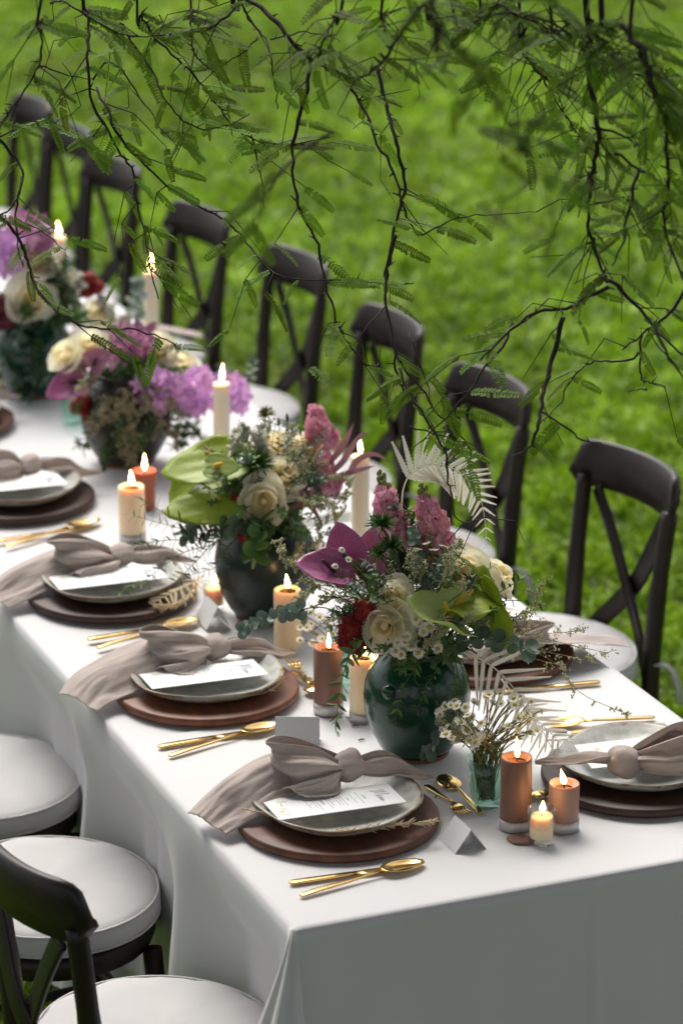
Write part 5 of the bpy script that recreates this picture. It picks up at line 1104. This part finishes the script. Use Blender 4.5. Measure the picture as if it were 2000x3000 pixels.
BR = [  # (zone, distance, radius mm, leaf density, points)
 (Z1, 5.0, 3.0, 5, [(375, -60), (390, 60), (402, 140), (410, 250), (430, 420), (500, 580), (560, 720), (600, 800), (620, 960), (660, 1080), (690, 1180), (740, 1340)]),
 (Z1, 5.0, 2.2, 9, [(440, 420), (500, 500), (560, 600), (680, 740), (800, 870), (950, 990), (1060, 1070), (1130, 1130), (1220, 1210), (1320, 1245), (1560, 1262), (1700, 1285), (1900, 1330)]),
 (Z1, 5.0, 1.6, 7, [(430, 350), (500, 290), (560, 360), (640, 470), (720, 570), (800, 630), (830, 665)]),
 (Z1, 5.05, 2.4, 8, [(640, -40), (660, 40), (700, 130), (740, 210), (830, 310), (900, 390), (990, 480), (1080, 570), (1200, 620), (1340, 650), (1440, 665)]),
 (Z1, 4.9, 4.2, 2, [(1060, -60), (1110, 5), (1200, 40), (1300, 120), (1370, 190), (1430, 250), (1500, 310), (1568, 350), (1620, 440), (1680, 530), (1730, 640), (1810, 760), (1840, 900)]),
 (Z1, 4.95, 3.0, 4, [(1430, 250), (1410, 400), (1360, 560), (1345, 720), (1360, 900), (1390, 1030), (1460, 1160), (1495, 1300), (1545, 1450), (1600, 1540), (1680, 1650), (1760, 1700)]),
 (Z2, 4.95, 3.0, 5, [(170, 330), (200, 480), (240, 600), (270, 720), (292, 850), (270, 950), (240, 1100), (210, 1250), (200, 1380), (240, 1560), (280, 1650), (370, 1760), (430, 1900), (520, 2000), (600, 2100)]),
 (Z1, 4.7, 2.8, 4, [(215, -60), (205, 60), (190, 120), (180, 280), (140, 380), (60, 500), (-20, 620)]),
 (Z1, 4.8, 2.4, 4, [(-30, 650), (60, 760), (100, 820), (88, 900), (30, 950), (5, 965)]),
 (Z1, 4.8, 1.8, 2, [(100, 820), (88, 920), (92, 1040), (100, 1150), (110, 1230)]),
 (Z1, 4.75, 2.6, 10, [(-10, 930), (30, 1010), (80, 1120), (110, 1210), (140, 1290), (220, 1380), (330, 1430), (430, 1470), (520, 1500), (640, 1545), (760, 1600), (800, 1620)]),
 (Z1, 5.0, 2.0, 5, [(220, 40), (260, 15), (330, 15), (450, 75), (545, 130), (640, 170)]),
 (Z1, 5.0, 2.0, 8, [(545, 130), (600, 210), (700, 330), (760, 420), (830, 510), (940, 580), (1060, 580), (1150, 550)]),
 (Z1, 4.9, 2.4, 4, [(870, -50), (880, 50), (880, 150), (900, 220), (940, 270)]),
 (Z1, 4.9, 2.2, 5, [(1090, 10), (1000, 90), (900, 140), (800, 165), (700, 190), (580, 190)]),
 (Z1, 4.95, 2.0, 4, [(1110, 30), (1140, 110), (1190, 160), (1240, 210), (1250, 300), (1272, 400), (1275, 500)]),
 (Z1, 4.95, 1.5, 4, [(1190, 160), (1120, 220), (1050, 270), (910, 390)]),
 (Z1, 4.6, 3.2, 2, [(1580, -40), (1545, 60), (1510, 120), (1480, 180), (1470, 250)]),
 (Z1, 4.95, 1.3, 3, [(1240, 175), (1370, 165), (1480, 180), (1560, 210)]),
 (Z1, 5.0, 1.4, 2, [(1155, 610), (1180, 760), (1205, 880), (1210, 980)]),
 (Z1, 4.0, 2.2, 4, [(1520, 650), (1430, 680), (1330, 730), (1250, 820), (1200, 920), (1140, 1060)]),
 (Z1, 4.9, 1.5, 5, [(190, 310), (270, 360), (420, 390)]),
 (Z1, 5.0, 1.4, 6, [(-10, 640), (80, 610), (200, 590), (290, 555), (380, 470)]),
 (Z1, 4.9, 1.2, 4, [(90, 1050), (200, 1085), (290, 1125), (330, 1150)]),
 (Z2, 4.6, 3.0, 1, [(190, -40), (198, 80), (200, 150)]),
 (Z2, 4.5, 4.0, 2, [(430, -40), (380, 15), (300, 90), (230, 180), (190, 270), (120, 350)]),
 (Z2, 3.5, 3.0, 2, [(420, -40), (440, 60), (520, 190), (640, 370), (760, 560), (830, 690), (890, 800)]),
 (Z2, 4.6, 2.6, 3, [(640, -30), (720, 20), (800, 45), (900, 80), (1000, 130), (1150, 150)]),
 (Z2, 4.7, 2.2, 4, [(500, -20), (640, 60), (800, 95), (950, 115), (1140, 200), (1200, 240), (1290, 310), (1450, 350), (1600, 460)]),
 (Z2, 4.7, 2.6, 4, [(810, -30), (830, 110), (830, 220), (870, 310), (950, 410), (1050, 580), (1150, 700)]),
 (Z2, 4.4, 3.2, 2, [(950, -30), (1060, 70), (1150, 160)]),
 (Z2, 4.6, 5.0, 3, [(1128, -60), (1145, 160), (1130, 300), (1160, 500), (1165, 640), (1150, 800), (1140, 960), (1150, 1100), (1200, 1250), (1212, 1285)]),
 (Z2, 4.62, 3.4, 4, [(1212, 1285), (1100, 1370), (1040, 1440), (900, 1470), (750, 1568), (640, 1640)]),
 (Z2, 4.62, 3.2, 4, [(1212, 1285), (1300, 1370), (1400, 1480), (1480, 1560), (1600, 1640)]),
 (Z3, 4.62, 4.0, 5, [(0, 0), (890, -90), (830, 130), (780, 270), (740, 380), (710, 480), (670, 580), (590, 670)][1:]),
 (Z2, 4.4, 4.2, 3, [(1200, -40), (1290, 110), (1350, 200), (1400, 350), (1470, 520), (1500, 700), (1520, 880), (1490, 1000), (1500, 1130), (1570, 1270)]),
 (Z2, 4.3, 4.0, 3, [(1340, -40), (1380, 200), (1430, 400), (1480, 560)]),
 (Z2, 4.5, 2.2, 4, [(1185, 615), (1320, 660), (1480, 710)]),
 (Z2, 4.5, 2.4, 4, [(1250, 670), (1350, 770), (1450, 840), (1530, 920)]),
 (Z2, 4.6, 2.6, 4, [(1590, 1250), (1480, 1420), (1380, 1540), (1300, 1640)]),
 (Z2, 4.6, 2.2, 2, [(1150, 820), (1110, 900), (1080, 980)]),
 (Z2, 4.5, 2.6, 4, [(1370, 800), (1320, 960), (1280, 1090), (1225, 1185)]),
 (Z2, 4.55, 1.8, 4, [(1080, 950), (1200, 960), (1320, 935)]),
 (Z2, 4.95, 1.6, 5, [(280, 960), (315, 1045), (360, 1080), (430, 1020), (530, 970), (700, 970), (900, 990)]),
 (Z3, 4.65, 2.0, 5, [(740, 380), (870, 440), (980, 520), (1100, 590)]),
 (Z3, 4.7, 1.9, 5, [(1310, 20), (1200, 75), (1090, 100), (1000, 190), (910, 310), (860, 400), (740, 460)]),
 (Z3, 4.7, 1.7, 2, [(1310, -80), (1310, 150), (1350, 250), (1400, 280), (1480, 310)]),
 (Z3, 4.7, 1.4, 2, [(1350, 250), (1310, 295), (1260, 340)]),
 (Z3, 4.4, 3.0, 4, [(1400, -120), (1440, 0), (1568, 180)]),
 (Z3, 4.7, 2.2, 5, [(600, -60), (560, 0), (400, 180), (280, 300), (170, 430), (0, 640)]),
 (Z3, 4.85, 2.2, 3, [(-60, 200), (0, 310), (120, 460), (200, 600), (215, 750), (240, 900), (250, 1020), (310, 1090), (470, 1010)]),
 (Z3, 4.9, 1.6, 2, [(0, 0), (20, 20), (90, 200), (125, 320)]),
 (Z3, 4.85, 1.5, 6, [(0, 440), (200, 500), (420, 610)]),
 (Z4, 5.0, 2.6, 4, [(1195, -40), (1150, 200), (1120, 420), (1130, 560), (1170, 740), (1200, 960), (1240, 1080), (1350, 1260), (1450, 1420), (1568, 1600)]),
]
def pinnate(v):
    def mk():
        b = MB(); n = 15; rr = random.Random(v)
        cur = lambda t: (.03*math.sin(t*3+v), t, -(.14+.06*v)*t*t)
        b.tube([cur(t) for t in (0, .3, .6, 1)], [.014, .012, .009, .004], 3)
        for i in range(n):
            t = .05+.95*i/n; L = .155*(math.sin(PI*(.2+.72*t))**.6)*rr.uniform(.9, 1.1); c = Vector(cur(t)); wd = .034*rr.uniform(.85, 1.1)
            for s in (-1, 1):
                if rr.random() < .04: continue
                d = Vector((s*.93, .36, -.08+rr.uniform(-.12, .12)-.25*(v == 2))).normalized(); q = Vector((-.36*s, .93, 0))*wd
                b.add([c, c+d*L*.3-q*.8, c+d*L*.8-q*.85, c+d*L, c+d*L*.8+q*.85, c+d*L*.3+q*.8], [(0, 1, 2, 3, 4, 5) if s > 0 else (5, 4, 3, 2, 1, 0)])
        return b.mesh('leaf', 'tree_leaf', False)
    return shared(('pinnate', v), mk)
nl = 0; extra = MB(); LB = []
rb = random.Random(21)
for (zf, Y, rad, dens, pts) in BR:
    rad *= .00105
    W_ = [at(*zf(x, y), Y) for (x, y) in pts]
    ph = rb.uniform(0, 6)
    W_ = [p+Vector((0, .05*math.sin(i*.9+ph), 0)) for i, p in enumerate(W_)]
    if pts[0][1] < 0 and (zf is Z1 or zf is Z2):      # carry on up to a limb above
        up = W_[0]; nx = min((Vector(q) for L_ in limbs for q in cr_spline(L_, 6)), key=lambda q: (q-up-Vector((0, 0, .8))).length)
        W_ = [nx, up.lerp(nx, .45)+Vector((0, 0, .08))]+W_
    P = cr_spline(W_, 4); P = [p+Vector((rb.uniform(-1, 1), rb.uniform(-1, 1), rb.uniform(-1, 1)))*.0022 for p in P]; n_ = len(P)-1
    bm_ = MB(); bm_.tube([p-TL for p in P], [rad*(1.05-.65*i/n_)*rb.uniform(.9, 1.12) for i in range(n_+1)], 6)
    total = 0
    for i in range(n_): total += (P[i+1]-P[i]).length
    for i in range(int(total*16)):                                       # knots and thorny spurs
        j = rb.randrange(n_); q = Vector((rb.uniform(-1, 1), rb.uniform(-1, 1), rb.uniform(-.6, 1))).normalized()
        bm_.tube([P[j]-TL, P[j]-TL+q*rb.uniform(.006, .018)], [rad*.6, rad*.25], 4)
    tw = []
    for i in range(int(total*(6 if rad < .0022 else 9)*(1.8 if zf is Z2 and pts[len(pts)//2][0] > 780 else 1))):                  # fine side twigs
        j = rb.randrange(1, n_+1); p = P[j]; d = (P[j]-P[j-1]).normalized(); sgn = rb.choice((-1, 1))
        e = (d*rb.uniform(.2, 1)+Vector((sgn*rb.uniform(.3, 1), rb.uniform(-.4, .4), rb.uniform(-.8, .35)))).normalized(); l_ = rb.uniform(.03, .12)
        q = [p, p+e*l_*.5+Vector((rb.uniform(-.012, .012), 0, rb.uniform(-.012, .022))), p+e*l_+Vector((rb.uniform(-.02, .02), 0, rb.uniform(-.04, .01)))]
        bm_.tube([a_-TL for a_ in q], [min(rad*.55, .0013), .001, .0006], 4)
        if p.z < 2.3: tw.append((q[1], e)); tw.append((q[2], e))
    br = part('branch', bm_, 'bark', tree)
    for p, e in tw:
        if rb.random() > .28+.05*dens: continue
        dd = (e*.6+Vector((rb.choice((-.6, .9, .9))*rb.uniform(.5, 1.1), rb.uniform(-.45, .35), rb.uniform(-.5, .12)))).normalized()
        LB.append((br, basis(p-TL, dd, Vector((rb.uniform(-.5, .5), -.45+rb.uniform(-.5, .4), .9)), rb.uniform(.04, .075)), rb.randrange(3), 0))
    # leaves along the part in view
    k0 = 8 if pts[0][1] < 0 and (zf is Z1 or zf is Z2) else 1
    cnt = int(dens*total*1.9*(1.7 if zf is Z2 and pts[len(pts)//2][0] > 780 else 1))
    for i in range(cnt):
        j = rb.randrange(min(k0, n_-1), n_); p = P[j]; d = (P[min(j+1, n_)]-P[j-1]).normalized()
        s = d.cross(Vector((0, -1, .2))).normalized()*(1 if rb.random() < .5 else -1)
        dd = (d*rb.uniform(.0, .5)+s*rb.uniform(.0, .4)+Vector((rb.choice((-.7, .9, 1.0))*rb.uniform(.6, 1.1), rb.uniform(-.45, .35), rb.uniform(-.5, .10)))).normalized()
        m = basis(p-TL, dd, Vector((rb.uniform(-.5, .5), -.45+rb.uniform(-.5, .4), .9)), rb.uniform(.045, .085)); v = rb.randrange(3)
        if zf is Z2 and Y < 4.75: LB.append((br, m, v, 1))
        else: LB.append((br, m, v, 0))
rb.shuffle(LB); print('leaves', len(LB))
for i, (br, m, v, k) in enumerate(LB):
    if i < 300: obj('leaf', pinnate(v), br, m)
    else:
        src = pinnate(v); extra.add([m @ q.co for q in src.vertices], [tuple(pl.vertices) for pl in src.polygons])
if extra.v: e_ = part('foliage', extra, 'tree_leaf', tree, smooth=False); e_['kind'] = 'stuff'
def cards(name, mt, n, fn, size, parent=None, off=Vector((0, 0, 0))):
    c = np.array([fn() for _ in range(n)])-np.array(off); a = rng.normal(size=(n, 3)); a /= np.linalg.norm(a, axis=1)[:, None]; b_ = rng.normal(size=(n, 3)); b_ -= a*(a*b_).sum(1)[:, None]; b_ /= np.linalg.norm(b_, axis=1)[:, None]
    s = rng.uniform(.5, 1.2, n)[:, None]*size; V = np.stack([c-a*s, c+b_*s*.4, c+a*s, c-b_*s*.4], 1).reshape(-1, 3); i = (np.arange(n)*4)[:, None]+np.array([[0, 1, 2, 3]])
    me = bpy.data.meshes.new(name); me.from_pydata(V.tolist(), [], i.tolist()); me.materials.append(M[mt]); o = obj(name, me, parent); o['kind'] = 'stuff'; return o
def crown_pt():
    while True:
        x, y, z = random.uniform(-1, 1), random.uniform(-1, 1), random.uniform(-1, 1)
        if x*x+y*y+z*z > 1: continue
        if random.random() < .55:
            p = (1.6+6.0*x, 2.0+4.0*y, 5.9+2.6*z)
            if p[2] < 3.3+.18*max(0, p[1]-1): continue
        else:
            p = (-3.9+3.4*x, 2.6+3.2*y, 4.8+2.0*z)  # unseen left lump, added to keep sky light off the left drape and seats
            if p[2] < 3.15: continue
        return p
cards('crown', 'crown_leaf', 66000, crown_pt, .17, tree, TL)  # out of view; its spread is shaped to shade the near side
def screen_pt(): return (random.uniform(-12, 12), random.uniform(-9.2, -7.4), random.uniform(0, 2.2))  # unseen leaf mass added behind the camera to block low sky light
h = cards('leaf_screen', 'screen_leaf', 8000, screen_pt, .22); h['label'] = 'unseen leaf screen added behind the viewer to block low sky light'
print('objects', len(bpy.data.objects))
